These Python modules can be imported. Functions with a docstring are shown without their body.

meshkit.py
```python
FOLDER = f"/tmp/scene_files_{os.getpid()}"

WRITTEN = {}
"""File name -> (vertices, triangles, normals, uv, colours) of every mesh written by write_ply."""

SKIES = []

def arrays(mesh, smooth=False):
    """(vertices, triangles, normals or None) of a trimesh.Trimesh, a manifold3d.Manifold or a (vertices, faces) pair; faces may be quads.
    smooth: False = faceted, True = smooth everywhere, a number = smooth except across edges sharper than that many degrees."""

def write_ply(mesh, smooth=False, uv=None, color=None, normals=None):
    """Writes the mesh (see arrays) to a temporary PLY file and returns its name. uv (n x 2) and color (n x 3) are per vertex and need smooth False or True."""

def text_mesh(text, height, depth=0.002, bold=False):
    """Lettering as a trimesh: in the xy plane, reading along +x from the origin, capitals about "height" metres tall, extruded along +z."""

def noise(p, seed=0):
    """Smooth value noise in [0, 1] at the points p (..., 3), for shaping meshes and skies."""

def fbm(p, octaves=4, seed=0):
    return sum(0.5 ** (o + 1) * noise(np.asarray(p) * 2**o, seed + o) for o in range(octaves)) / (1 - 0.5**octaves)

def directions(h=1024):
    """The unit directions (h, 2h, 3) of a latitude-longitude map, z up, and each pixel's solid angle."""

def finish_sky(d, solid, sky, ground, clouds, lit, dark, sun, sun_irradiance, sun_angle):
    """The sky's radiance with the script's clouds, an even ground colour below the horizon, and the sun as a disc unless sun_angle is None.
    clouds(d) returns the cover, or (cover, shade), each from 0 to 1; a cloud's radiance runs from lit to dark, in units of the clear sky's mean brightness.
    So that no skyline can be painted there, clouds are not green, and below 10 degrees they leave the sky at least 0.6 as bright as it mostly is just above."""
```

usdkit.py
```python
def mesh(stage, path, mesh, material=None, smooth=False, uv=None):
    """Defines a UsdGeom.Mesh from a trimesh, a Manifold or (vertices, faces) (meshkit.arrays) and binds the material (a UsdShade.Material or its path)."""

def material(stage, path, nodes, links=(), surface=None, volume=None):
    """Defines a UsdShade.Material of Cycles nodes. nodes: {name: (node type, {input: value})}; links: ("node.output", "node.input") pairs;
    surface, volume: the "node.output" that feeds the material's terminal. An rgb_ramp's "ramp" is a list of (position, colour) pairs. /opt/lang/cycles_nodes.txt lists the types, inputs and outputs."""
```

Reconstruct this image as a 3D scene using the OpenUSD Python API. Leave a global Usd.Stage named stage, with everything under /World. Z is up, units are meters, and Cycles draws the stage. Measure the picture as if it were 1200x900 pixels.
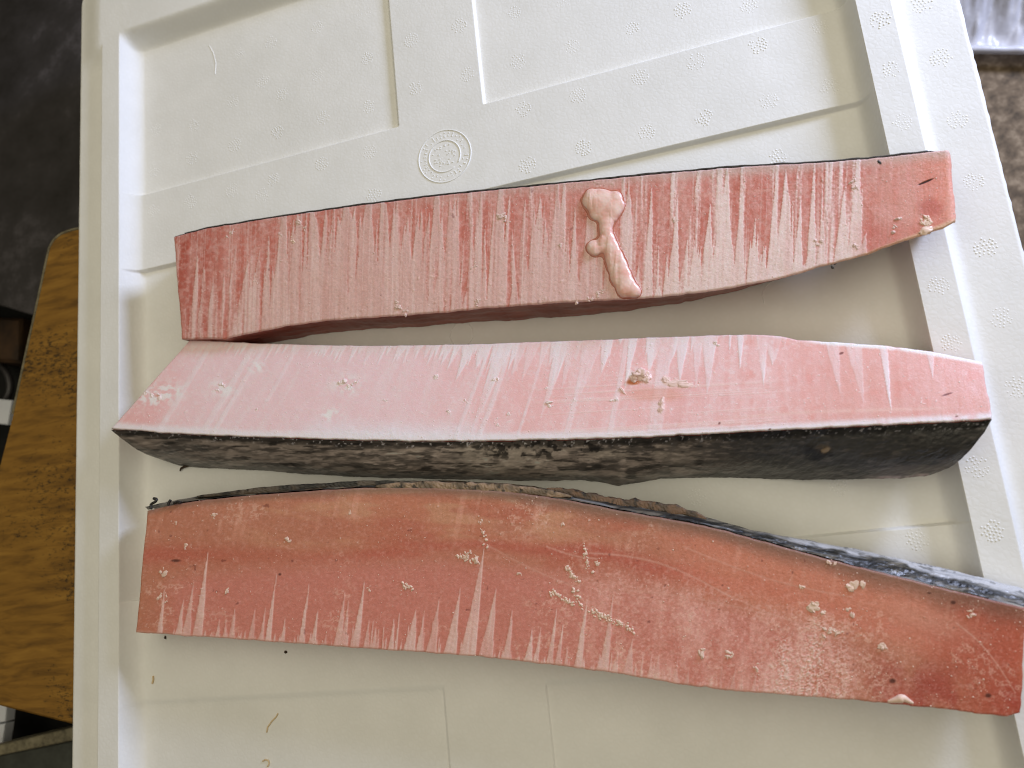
import math, random
import numpy as np, trimesh, usdkit
from meshkit import noise, fbm
from scipy.spatial import cKDTree
from pxr import Usd, UsdGeom, UsdLux, UsdShade, Gf, Sdf, Vt

random.seed(7)
rng = np.random.default_rng(7)
stage = Usd.Stage.CreateInMemory()
UsdGeom.SetStageUpAxis(stage, UsdGeom.Tokens.z)
UsdGeom.SetStageMetersPerUnit(stage, 1.0)
UsdGeom.Xform.Define(stage, '/World')
UsdGeom.Scope.Define(stage, '/World/Looks')

# ------------------------------------------------------------------ camera
F, CX, CY, H = 867.0, 600.0, 450.0, 0.50
ROT = np.array([[0.95319392, 0.15343574, 0.26053566],      # world <- camera
                [-0.10328313, 0.97507431, -0.19637385],
                [-0.2841724, 0.16027342, 0.94528222]])
EYE = np.array([0, 0, H])
cam = UsdGeom.Camera.Define(stage, '/World/camera')
m4 = Gf.Matrix4d(1.0)
for i in range(3):
    m4.SetRow(i, Gf.Vec4d(*[float(x) for x in ROT[:, i]], 0))
m4.SetRow(3, Gf.Vec4d(0, 0, H, 1))
cam.AddTransformOp().Set(m4)
cam.CreateHorizontalApertureAttr(36.0)
cam.CreateVerticalApertureAttr(27.0)
cam.CreateFocalLengthAttr(F / 1200 * 36)
cam.CreateClippingRangeAttr(Gf.Vec2f(0.01, 100))
cam.CreateFStopAttr(7.0)
cam.CreateFocusDistanceAttr(0.47)
cam.CreateExposureAttr(0.13)

# ------------------------------------------------------------------ light: a window to the upper right, an added overhead fill panel standing in for ceiling bounce
LID_MID = np.array([-0.16, 0.10, 0.045])


def rect_light(path, pos, target, w, h, inten, col):
    L = UsdLux.RectLight.Define(stage, path)
    z = np.array(pos, float) - np.array(target, float)
    z /= np.linalg.norm(z)
    x = np.cross([0, 0, 1.0], z) if abs(z[2]) < 0.99 else np.array([1.0, 0, 0])
    x /= np.linalg.norm(x)
    y = np.cross(z, x)
    m = Gf.Matrix4d(1.0)
    for i, r in enumerate((x, y, z)):
        m.SetRow(i, Gf.Vec4d(*map(float, r), 0))
    m.SetRow(3, Gf.Vec4d(*map(float, pos), 1))
    L.AddTransformOp().Set(m)
    L.CreateWidthAttr(w)
    L.CreateHeightAttr(h)
    L.CreateIntensityAttr(inten)
    L.CreateColorAttr(Gf.Vec3f(*col))
    return L


AZ, EL, DIST = math.radians(35), math.radians(15), 1.12
kd = np.array([math.cos(AZ) * math.cos(EL), math.sin(AZ) * math.cos(EL), math.sin(EL)])
rect_light('/World/window_light', LID_MID + kd * DIST, LID_MID, 0.24, 0.24, 47.5, (0.86, 0.98, 1.38))
rect_light('/World/overhead_fill', (0.15, 0.45, 2.2), (0.0, 0.15, 0.0), 4.0, 4.0, 0.95, (1.0, 0.915, 0.715))  # added warm fill panel, stands in for the room's ambient light


# ------------------------------------------------------------------ helpers
def at(px, py, z=0.0):
    d = ROT @ np.array([px - CX, -(py - CY), -F])
    return EYE + d * ((z - H) / d[2])


def to_px(P):
    c = (P - EYE) @ ROT
    return np.stack([CX + F * c[..., 0] / -c[..., 2], CY - F * c[..., 1] / -c[..., 2]], -1)


def lin(r, g, b):
    c = np.array([r, g, b], float) / 255
    return np.where(c <= 0.04045, c / 12.92, ((c + 0.055) / 1.055) ** 2.4)


def sstep(a, b, x):
    t = np.clip((x - a) / (b - a), 0, 1)
    return t * t * (3 - 2 * t)


def n2(x, y, f, seed=0, fy=None):
    return noise(np.stack([x * f, y * (f if fy is None else fy), np.zeros_like(x) + seed * 3.7], -1), seed)


def f2(x, y, f, seed=0, fy=None, oct=4):
    return fbm(np.stack([x * f, y * (f if fy is None else fy), np.zeros_like(x) + seed * 3.7], -1), oct, seed)


used = {}


def numbered(parent, name):
    k = used.get((parent, name), 0)
    used[(parent, name)] = k + 1
    return f'{parent}/{name}' + (f'_{k:03d}' if k else '')


def tag(prim, label=None, cat=None, group=None, kind=None):
    for k, v in (('label', label), ('category', cat), ('group', group), ('kind', kind)):
        if v:
            prim.SetCustomDataByKey(k, v)
    return prim


def thing(name, label, cat, loc=(0, 0, 0), group=None):
    x = UsdGeom.Xform.Define(stage, numbered('/World', name))
    x.AddTranslateOp().Set(Gf.Vec3d(*map(float, loc)))
    return tag(x.GetPrim(), label, cat, group)


def obj(name, mesh, mat, parent=None, smooth=False, col=None, loc=None):
    """One Mesh prim; vertices are world coordinates, shifted to the parent's base."""
    pp = str(parent.GetPath()) if parent else '/World'
    v, f = (np.asarray(mesh[0], float), np.asarray(mesh[1])) if isinstance(mesh, tuple) else (np.array(mesh.vertices), np.array(mesh.faces))
    if parent:
        p, off = parent, np.zeros(3)
        while p and p.GetPath() != Sdf.Path('/World'):
            if p.IsA(UsdGeom.Xform):
                off += np.array(p.GetAttribute('xformOp:translate').Get())
            p = p.GetParent()
        v = v - off
    m = usdkit.mesh(stage, numbered(pp, name), (v, f), mat, smooth=smooth)
    if col is not None:
        UsdGeom.PrimvarsAPI(m).CreatePrimvar('albedo', Sdf.ValueTypeNames.Color3fArray, 'vertex').Set(
            Vt.Vec3fArray.FromNumpy(np.asarray(col, np.float32)))
    return m.GetPrim()


def grid_faces(n, m, flip=False):
    i = np.arange(n * m).reshape(n, m)
    q = np.stack([i[:-1, :-1], i[1:, :-1], i[1:, 1:], i[:-1, 1:]], -1).reshape(-1, 4)
    if flip:
        q = q[:, ::-1]
    return np.vstack([q[:, [0, 1, 2]], q[:, [0, 2, 3]]])


def cat_mesh(parts):
    vs, fs, k = [], [], 0
    for v, f in parts:
        vs.append(v)
        fs.append(f + k)
        k += len(v)
    return np.vstack(vs), np.vstack(fs)


def resample(poly, n):
    p = np.asarray(poly, float)
    d = np.r_[0, np.cumsum(np.linalg.norm(np.diff(p[:, :2], axis=0), axis=1))]
    x = np.linspace(0, d[-1], n)
    return np.stack([np.interp(x, d, p[:, k]) for k in range(p.shape[1])], -1)


def smooth1(a, w):
    k = np.ones(w) / w
    pad = w // 2
    return np.stack([np.convolve(np.pad(a[:, c], (pad, pad), 'reflect', reflect_type='odd'), k, 'valid')[:len(a)] for c in range(a.shape[1])], -1)


def lump(c, r, seed, flat=0.7, sub=2, amp=0.5):
    s = trimesh.creation.icosphere(subdivisions=sub, radius=1.0)
    v = np.array(s.vertices)
    v = v * (1 + amp * (fbm(v * 1.6 + seed * 5.1, 3, seed) - 0.5) * 2)[:, None]
    a = seed * 2.1
    R2 = np.array([[math.cos(a), -math.sin(a), 0], [math.sin(a), math.cos(a), 0], [0, 0, 1]])
    v = (v * np.array(r if np.ndim(r) else (r, r * 0.75, r * flat))) @ R2.T
    return v + np.asarray(c), np.array(s.faces)


def tube(pts, rad, n=8):
    p = np.asarray(pts, float)
    rad = np.broadcast_to(rad, len(p))
    t = np.gradient(p, axis=0)
    t /= np.linalg.norm(t, axis=1, keepdims=True)
    a = np.cross(t, [0.13, 0.21, 0.97])
    a /= np.linalg.norm(a, axis=1, keepdims=True)
    b = np.cross(t, a)
    th = np.linspace(0, 2 * np.pi, n, endpoint=False)
    v = p[:, None] + rad[:, None, None] * (np.cos(th)[None, :, None] * a[:, None] + np.sin(th)[None, :, None] * b[:, None])
    v = v.reshape(-1, 3)
    f = []
    for i in range(len(p) - 1):
        for j in range(n):
            q = [i * n + j, i * n + (j + 1) % n, (i + 1) * n + (j + 1) % n, (i + 1) * n + j]
            f += [[q[0], q[1], q[2]], [q[0], q[2], q[3]]]
    v = np.vstack([v, p[0], p[-1]])
    for j in range(n):
        f += [[len(v) - 2, (j + 1) % n, j], [len(v) - 1, (len(p) - 1) * n + j, (len(p) - 1) * n + (j + 1) % n]]
    return v, np.array(f)


def slab(poly, z0, z1, bevel=0.002):
    """Extruded outline (world xy) with a chamfered top edge."""
    from shapely.geometry import Polygon
    pg = Polygon(poly)
    rings = [np.array(pg.exterior.coords)[:-1]]
    r1 = np.array(rings[0])
    c = r1.mean(0)
    n = len(r1)
    nx = np.roll(r1, -1, 0) - np.roll(r1, 1, 0)
    nrm = np.stack([nx[:, 1], -nx[:, 0]], -1)
    nrm /= np.linalg.norm(nrm, axis=1, keepdims=True) + 1e-12
    if Polygon(r1).exterior.is_ccw is False:
        nrm = -nrm
    r2 = r1 - nrm * bevel
    v = np.vstack([np.c_[r1, np.full(n, z0)], np.c_[r1, np.full(n, z1 - bevel)], np.c_[r2, np.full(n, z1)]])
    f = []
    ccw = Polygon(r1).exterior.is_ccw
    for k in range(2):
        for j in range(n):
            a, b, cc, d = k * n + j, k * n + (j + 1) % n, (k + 1) * n + (j + 1) % n, (k + 1) * n + j
            f += [[a, b, cc], [a, cc, d]] if ccw else [[a, cc, b], [a, d, cc]]
    tv, tf = trimesh.creation.triangulate_polygon(Polygon(r2), engine='earcut')
    k = len(v)
    v = np.vstack([v, np.c_[tv, np.full(len(tv), z1)]])
    tr = np.cross(tv[tf[:, 1]] - tv[tf[:, 0]], tv[tf[:, 2]] - tv[tf[:, 0]])
    tf = np.where((tr > 0)[:, None], tf, tf[:, ::-1])
    return v, np.vstack([np.array(f), tf + k])


# ------------------------------------------------------------------ materials
def mat(name, nodes, links, surface='p.BSDF'):
    return usdkit.material(stage, '/World/Looks/' + name, nodes, links, surface=surface)


M = {}
M['foam'] = mat('foam', {
    'g': ('geometry', {}),
    'v': ('voronoi_texture', {'feature': 'distance_to_edge', 'scale': 300.0}),
    'vr': ('map_range', {'from_min': 0.0, 'from_max': 0.35, 'to_min': 0.0, 'to_max': 1.0, 'clamp': True}),
    'v2': ('voronoi_texture', {'feature': 'f1', 'scale': 300.0}),
    'n': ('noise_texture', {'scale': 26.0, 'detail': 5.0, 'roughness': 0.6}),
    'fine': ('noise_texture', {'scale': 420.0, 'detail': 3.0, 'roughness': 0.6}),
    'pit': ('map_range', {'from_min': 0.60, 'from_max': 0.70, 'to_min': 0.0, 'to_max': 2.2, 'clamp': True}),
    'add': ('math', {'math_type': 'multiply_add', 'value2': 0.5}),
    'b': ('bump', {'strength': 0.09, 'distance': 0.0005, 'use_object_space': False}),
    'cr': ('rgb_ramp', {'ramp': [(0.25, (0.80, 0.80, 0.775)), (0.7, (0.87, 0.87, 0.85))]}),
    'edge': ('mix_color', {'blend_type': 'multiply', 'b': (0.985, 0.982, 0.975)}),
    'inv': ('math', {'math_type': 'subtract', 'value1': 1.0}),
    'p': ('principled_bsdf', {'roughness': 0.55, 'specular_ior_level': 0.35})},
    [('g.position', 'v.vector'), ('g.position', 'v2.vector'), ('g.position', 'n.vector'), ('g.position', 'fine.vector'),
     ('v.distance', 'vr.value'), ('fine.fac', 'pit.value'), ('pit.result', 'add.value1'), ('vr.result', 'add.value3'), ('add.value', 'b.height'),
     ('n.fac', 'cr.fac'), ('cr.color', 'edge.a'), ('vr.result', 'inv.value2'), ('inv.value', 'edge.fac'),
     ('edge.result', 'p.base_color'), ('b.normal', 'p.normal')])
M['foam_mark'] = mat('foam_mark', {'p': ('principled_bsdf', {'base_color': (0.87, 0.87, 0.85), 'roughness': 0.5})}, [])


def vcol_mat(name, rough, spec, sss, bump_scale, bump_str, coat=0.0, bump_dist=0.0006, rough_var=0.2):
    nodes = {
        'a': ('attribute', {'attribute': 'albedo'}),
        'g': ('geometry', {}),
        'n': ('noise_texture', {'scale': bump_scale, 'detail': 4.0, 'roughness': 0.65}),
        'n2': ('noise_texture', {'scale': 55.0, 'detail': 3.0}),
        'rr': ('map_range', {'from_min': 0.3, 'from_max': 0.7, 'to_min': rough - rough_var / 2, 'to_max': rough + rough_var / 2, 'clamp': True}),
        'b': ('bump', {'strength': bump_str, 'distance': bump_dist}),
        'p': ('principled_bsdf', {'specular_ior_level': spec, 'coat_weight': coat, 'coat_roughness': 0.15, 'subsurface_weight': sss,
                                  'subsurface_scale': 0.004, 'subsurface_radius': (1.0, 0.45, 0.3)})}
    return mat(name, nodes, [('a.color', 'p.base_color'), ('g.position', 'n.vector'), ('g.position', 'n2.vector'), ('n.fac', 'b.height'),
                             ('n2.fac', 'rr.value'), ('rr.result', 'p.roughness'), ('b.normal', 'p.normal')])


M['flesh'] = vcol_mat('flesh', 0.42, 0.4, 0.12, 1400.0, 0.30)
M['skin'] = vcol_mat('skin', 0.38, 0.5, 0.0, 900.0, 0.25)
M['drip'] = mat('drip', {'g': ('geometry', {}), 'n': ('noise_texture', {'scale': 160.0, 'detail': 3.0}),
                         'cr': ('rgb_ramp', {'ramp': [(0.35, lin(234, 178, 163)), (0.65, lin(243, 208, 196))]}),
                         'p': ('principled_bsdf', {'roughness': 0.28, 'subsurface_weight': 0.12, 'subsurface_scale': 0.002, 'coat_weight': 0.15})},
                [('g.position', 'n.vector'), ('n.fac', 'cr.fac'), ('cr.color', 'p.base_color')])
M['juice'] = mat('juice', {'p': ('principled_bsdf', {'base_color': tuple(lin(184, 112, 92)), 'roughness': 0.25})}, [])
M['ice'] = mat('ice', {'p': ('principled_bsdf', {'base_color': (0.74, 0.54, 0.47), 'roughness': 0.5})}, [])
M['warm_ice'] = mat('warm_ice', {'p': ('principled_bsdf', {'base_color': (0.80, 0.58, 0.47), 'roughness': 0.5})}, [])
M['white_ice'] = mat('white_ice', {'p': ('principled_bsdf', {'base_color': (0.90, 0.76, 0.72), 'roughness': 0.45})}, [])
M['pink_ice'] = mat('pink_ice', {'p': ('principled_bsdf', {'base_color': (0.90, 0.66, 0.60), 'roughness': 0.4})}, [])
M['fat'] = mat('fat', {'p': ('principled_bsdf', {'base_color': tuple(lin(235, 205, 185)), 'roughness': 0.45})}, [])
M['scrap'] = mat('scrap', {'p': ('principled_bsdf', {'base_color': tuple(lin(216, 192, 150)), 'roughness': 0.5})}, [])
M['dark_scrap'] = mat('dark_scrap', {'p': ('principled_bsdf', {'base_color': (0.02, 0.018, 0.015), 'roughness': 0.45})}, [])

M['rim_grey'] = mat('rim_grey', {'p': ('principled_bsdf', {'base_color': (0.045, 0.04, 0.038), 'roughness': 0.5})}, [])

M['wood'] = mat('wood', {
    'g': ('geometry', {}),
    'mp': ('mapping', {'scale': (1.0, 6.0, 1.0), 'rotation': (0, 0, 0.08)}),
    'n': ('noise_texture', {'scale': 22.0, 'detail': 6.0, 'roughness': 0.6, 'distortion': 0.6}),
    'cr': ('rgb_ramp', {'ramp': [(0.22, (0.09, 0.042, 0.008)), (0.5, (0.26, 0.130, 0.020)), (0.78, (0.38, 0.20, 0.034))]}),
    'mp2': ('mapping', {'scale': (1.0, 2.2, 1.0), 'rotation': (0, 0, 0.6)}),
    's': ('noise_texture', {'scale': 150.0, 'detail': 6.0, 'roughness': 0.75}),
    'big': ('noise_texture', {'scale': 9.0, 'detail': 3.0}),
    'sum': ('math', {'math_type': 'multiply_add', 'value2': 0.75}),
    'sr': ('rgb_ramp', {'ramp': [(0.99, (0, 0, 0)), (1.0, (1, 1, 1))]}),
    'mr': ('map_range', {'from_min': 0.935, 'from_max': 1.05, 'to_min': 0.0, 'to_max': 0.85, 'clamp': True}),
    'mx': ('mix_color', {'b': (0.028, 0.018, 0.008)}),
    'b': ('bump', {'strength': 0.4, 'distance': 0.001}),
    'p': ('principled_bsdf', {'roughness': 0.6, 'specular_ior_level': 0.3})},
    [('g.position', 'mp.vector'), ('mp.vector', 'n.vector'), ('n.fac', 'cr.fac'), ('g.position', 'mp2.vector'), ('mp2.vector', 's.vector'), ('g.position', 'big.vector'),
     ('big.fac', 'sum.value1'), ('s.fac', 'sum.value3'), ('sum.value', 'mr.value'), ('mr.result', 'mx.fac'), ('cr.color', 'mx.a'),
     ('mx.result', 'p.base_color'), ('s.fac', 'b.height'), ('b.normal', 'p.normal')])


def speckle_mat(name, scale, stops, rough, bump=0.3, spec=0.4, dist=0.002, metallic=0.0, detail=8.0):
    return mat(name, {'g': ('geometry', {}), 'n': ('noise_texture', {'scale': scale, 'detail': detail, 'roughness': 0.7}),
                      'cr': ('rgb_ramp', {'ramp': stops}), 'b': ('bump', {'strength': bump, 'distance': dist}),
                      'p': ('principled_bsdf', {'roughness': rough, 'specular_ior_level': spec, 'metallic': metallic})},
               [('g.position', 'n.vector'), ('n.fac', 'cr.fac'), ('cr.color', 'p.base_color'), ('n.fac', 'b.height'), ('b.normal', 'p.normal')])


M['concrete'] = speckle_mat('concrete', 60.0, [(0.32, (0.05, 0.034, 0.018)), (0.5, (0.165, 0.115, 0.068)), (0.68, (0.36, 0.275, 0.18))], 0.75)
M['metal_sheet'] = speckle_mat('metal_sheet', 9.0, [(0.3, (0.014, 0.012, 0.010)), (0.52, (0.04, 0.036, 0.037)), (0.70, (0.12, 0.11, 0.12))], 0.42, 0.12, 0.5)
M['shade_black'] = speckle_mat('shade_black', 40.0, [(0.3, (0.006, 0.006, 0.006)), (0.7, (0.018, 0.018, 0.016))], 0.7, 0.2, 0.2)  # near-black of the added mat: the gap's shade put into colour
M['brown'] = speckle_mat('brown', 30.0, [(0.3, (0.012, 0.008, 0.005)), (0.6, (0.06, 0.03, 0.012)), (0.75, (0.10, 0.05, 0.02))], 0.6)
M['plank'] = speckle_mat('plank', 50.0, [(0.35, (0.035, 0.037, 0.03)), (0.65, (0.06, 0.065, 0.055))], 0.7)
M['plank_edge'] = speckle_mat('plank_edge', 80.0, [(0.35, (0.08, 0.07, 0.045)), (0.5, (0.20, 0.175, 0.11)), (0.65, (0.28, 0.25, 0.17))], 0.7)
M['card'] = speckle_mat('card', 30.0, [(0.3, (0.55, 0.57, 0.62)), (0.7, (0.68, 0.70, 0.74))], 0.6, 0.05)
M['plastic'] = mat('plastic', {
    'g': ('geometry', {}), 'n': ('noise_texture', {'scale': 45.0, 'detail': 5.0}), 'b': ('bump', {'strength': 0.5, 'distance': 0.003}),
    'd': ('principled_bsdf', {'base_color': (0.72, 0.72, 0.78), 'roughness': 0.3, 'specular_ior_level': 0.7}),
    't': ('transparent_bsdf', {'color': (0.9, 0.9, 0.93)}), 'm': ('mix_closure', {'fac': 0.82})},
    [('g.position', 'n.vector'), ('n.fac', 'b.height'), ('b.normal', 'd.normal'), ('t.BSDF', 'm.closure1'), ('d.BSDF', 'm.closure2')], surface='m.closure')

# ------------------------------------------------------------------ the ground and what lies around the lid
MM = 0.001
ZF = -0.42                                                     # the floor far below the board
g = np.linspace(-1, 1, 41) * 3.0
gx, gy = np.meshgrid(g, g, indexing='ij')
fl = obj('concrete_floor', (np.stack([gx, gy, ZF + 0.004 * (fbm(np.stack([gx * 3, gy * 3, gx * 0], -1), 3) - 0.5)], -1).reshape(-1, 3), grid_faces(41, 41)), M['concrete'], smooth=True)
tag(fl, kind='structure')


def P2(pts, z):
    return [tuple(at(x, y, z)[:2]) for x, y in pts]


BZ = 0.0
left_edge = [(92, 267), (80, 270), (70, 274), (62, 281), (57, 290), (54, 303), (45, 345), (30, 412), (14, 485), (-8, 570), (-35, 680), (-60, 810), (0, 828), (83, 849), (170, 874)]
bp = P2(left_edge, BZ)
bp += [(0.05, bp[-1][1] - 0.03), (0.05, bp[0][1] - 0.03)]
board = thing('wooden_board', 'worn yellow wooden board with dark scratches under the left side of the foam lid', 'board', (*np.mean(bp, 0), BZ - 0.025))
obj('board', slab(bp, BZ - 0.025, BZ, 0.002), M['wood'], board)
# a pale worn line along the board's rounded edge
ed = np.array([(*p, BZ - 0.001) for p in bp[:9]])
obj('worn_edge', tube(resample(ed, 60), 0.0013), M['plank_edge'], board, smooth=True)

mz = -0.035
ms = obj('metal_sheet', slab(P2([(-260, -260), (330, -260), (330, 420), (33, 368), (0, 358), (-300, 290)], mz), mz - 0.006, mz, 0.001), M['metal_sheet'])
tag(ms, 'dark grey stained metal sheet behind the wooden board at upper left', 'metal sheet')
mat_ = obj('shade_mat', slab(P2([(-420, 250), (420, 250), (420, 1250), (-420, 1250)], -0.16), -0.175, -0.16, 0.002), M['shade_black'])  # added black sheet, its colour stands in for shade below the board
tag(mat_, 'added black mat standing in for the shade in the gap below the wooden board', 'mat')
cz = -0.12
cb = obj('brown_block', slab(P2([(-60, 370), (24, 372), (22, 425), (-60, 420)], cz), -0.16, cz, 0.004), M['brown'])
tag(cb, 'dark brown rusty block in the gap under the metal sheet edge', 'block')
gz = -0.14
gb = obj('grey_bucket_rim', tube(np.array([at(-30 + 42 * math.cos(a) , 452 + 34 * math.sin(a), gz) for a in np.linspace(-2.2, 1.3, 30)]), 0.004), M['metal_sheet'], smooth=True)
tag(gb, 'dark curved rim of a bucket showing left of the wooden board', 'bucket')
wz = -0.10
wc = obj('white_card', slab(P2([(-60, 462), (14, 469), (9, 498), (-60, 490)], wz), wz - 0.02, wz, 0.001), M['card'])
tag(wc, 'small white box corner at the left picture edge beside the wooden board', 'box')
w2 = thing('white_tile', 'two white tile corners at the left edge below the wooden board', 'tile', at(-20, 850, wz))
obj('tile', slab(P2([(-60, 815), (8, 825), (6, 846), (-60, 855)], wz), wz - 0.01, wz, 0.001), M['card'], w2)
obj('tile', slab(P2([(-60, 857), (6, 848), (2, 873), (-60, 890)], wz), wz - 0.01, wz, 0.001), M['card'], w2)
pz = -0.07
pk = thing('wooden_plank', 'grey green wooden plank with pale sawn edge at the lower left', 'plank', at(40, 885, pz))
obj('plank_face', slab(P2([(-80, 905), (0, 886), (120, 862), (200, 960), (-80, 1000)], pz), pz - 0.03, pz, 0.001), M['plank'], pk)
obj('sawn_edge', slab(P2([(-80, 893), (0, 873), (120, 844), (121, 861), (0, 885.5), (-80, 904)], pz), pz - 0.03, pz - 0.001, 0.001), M['plank_edge'], pk)

# the clear plastic bag on the floor at the upper right
bz = ZF + 0.02
nb = 90
us, vs = np.meshgrid(np.linspace(0, 1, nb), np.linspace(0, 1, nb), indexing='ij')
c00, c10, c01, c11 = at(1095, 62, bz), at(1330, 66, bz), at(1080, -240, bz), at(1330, -240, bz)
bb = (1 - us)[..., None] * ((1 - vs)[..., None] * c00 + vs[..., None] * c01) + us[..., None] * ((1 - vs)[..., None] * c10 + vs[..., None] * c11)
bh = 0.05 * sstep(0.02, 0.3, vs) * sstep(0, 0.1, us) * sstep(0, 0.1, 1 - us) + 0.03 * (fbm(np.stack([us * 14, vs * 9, us * 0], -1), 4, 3) - 0.5) * sstep(0.0, 0.08, vs) \
    + 0.012 * np.abs(np.sin(us * 70 + 8 * vs)) * sstep(0.05, 0.4, vs)
bb[..., 2] += np.maximum(bh, -0.012)
pb = thing('plastic_bag', 'crumpled clear plastic bag lying on the ground right of the lid', 'plastic bag', bb.mean((0, 1)))
obj('film', (bb.reshape(-1, 3), grid_faces(nb, nb)), M['plastic'], pb, smooth=True)
hem = np.array([bb[i, 1] + [0, 0, 0.003] for i in range(nb)])
obj('hem', tube(hem, 0.004), M['plastic'], pb, smooth=True)

# ------------------------------------------------------------------ the foam lid
X0, X1, Y0, Y1 = -0.487, 0.177, -0.295, 0.517                  # outline
RX0, RX1 = -0.457, 0.139                                       # raised rim, outer
IX0, IX1, IY0, IY1 = -0.438, 0.119, -0.240, 0.453              # raised rim, inner
ZL, ZR, ZB, ZD, ZP = 0.040, 0.0465, 0.034, 0.0305, 0.0312      # ledge, rim, bands, deep middle, corner panels
YA, YB, YC, YD, DX0, DX1 = 0.304, 0.2375, -0.0205, -0.0905, -0.194, -0.128


def fall(x, a, run, p=2.2):                                     # crisp at a, easing out into the lower level at a+run
    return 1 - (1 - np.clip((x - a) / run, 0, 1)) ** p


def rise(x, a, run):                                           # 0 -> 1 across [a, a+run] with rounded ends
    return sstep(a, a + run, x)


def lid_z(x, y):
    rim = rise(x, RX0 - 0.002, 0.003) * (1 - fall(x, RX1 - 0.0005, 0.011, 3.4))
    rim = np.maximum(rim, sstep(0.425, 0.447, y) * sstep(X0, X0 + 0.03, x) * sstep(-X1, -X1 + 0.03, -x))
    z = ZL + (ZR - ZL) * rim
    inner = fall(x, IX0, 0.013) * fall(-x, -IX1, 0.010, 2.6) * rise(y, IY0, 0.008) * (1 - rise(y, IY1 - 0.015, 0.015))
    band = np.ones_like(x) * ZB
    mid = rise(y, YC, 0.0015) * (1 - rise(y, YB - 0.001, 0.0022))
    bandz = ZB - (ZB - ZD) * mid
    pan = (rise(y, YA - 0.0006, 0.0018) + 0.42 * (1 - rise(y, YD - 0.0050, 0.0060))) * (1 - rise(x, DX0 - 0.0022, 0.0022) * (1 - rise(x, DX1, 0.0016)))
    bandz = bandz - (ZB - ZP) * pan
    return z + (bandz - z) * inner


def lines(a, b, keys, coarse=0.0022, fine=0.0004, rad=0.004):
    pts = list(np.arange(a, b, coarse)) + [b]
    for k0, k1 in keys:
        pts += list(np.arange(k0 - 0.001, k1 + 0.001, fine))
    pts = np.unique(np.round(np.array(pts), 5))
    pts = pts[(pts >= a) & (pts <= b)]
    keep = [pts[0]]
    for p in pts[1:]:
        if p - keep[-1] > 0.00025:
            keep.append(p)
    keep[-1] = b
    return np.array(keep)


xs = lines(X0, X1, [(X0, X0 + 0.003), (RX0 - 0.002, RX0 + 0.001), (IX0, IX0 + 0.013), (DX0 - 0.002, DX0), (DX1, DX1 + 0.002), (IX1 - 0.011, IX1), (RX1 - 0.001, RX1 + 0.011), (X1 - 0.003, X1)])
ys = lines(Y0, Y1, [(Y0, Y0 + 0.003), (YD - 0.002, YD + 0.001), (YC, YC + 0.002), (YB - 0.001, YB + 0.0015), (YA - 0.001, YA + 0.0015), (IY1 - 0.015, IY1), (0.425, 0.447), (Y1 - 0.003, Y1)])
lx, ly = np.meshgrid(xs, ys, indexing='ij')
lz = lid_z(lx, ly)
# outer edge: rounded, slightly beaded
dx_, dy_ = np.minimum(lx - X0, X1 - lx), np.minimum(ly - Y0, Y1 - ly)
de = np.minimum(dx_, dy_)
r_ = 0.003
lz = lz - np.where(de < r_, r_ - np.sqrt(np.maximum(r_ ** 2 - (r_ - de) ** 2, 0)), 0)
lz += 0.00030 * (fbm(np.stack([lx * 30, ly * 30, lx * 0], -1), 3, 5) - 0.5) + 0.00008 * (noise(np.stack([lx * 330, ly * 330, lx * 0], -1), 6) - 0.5)
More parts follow.
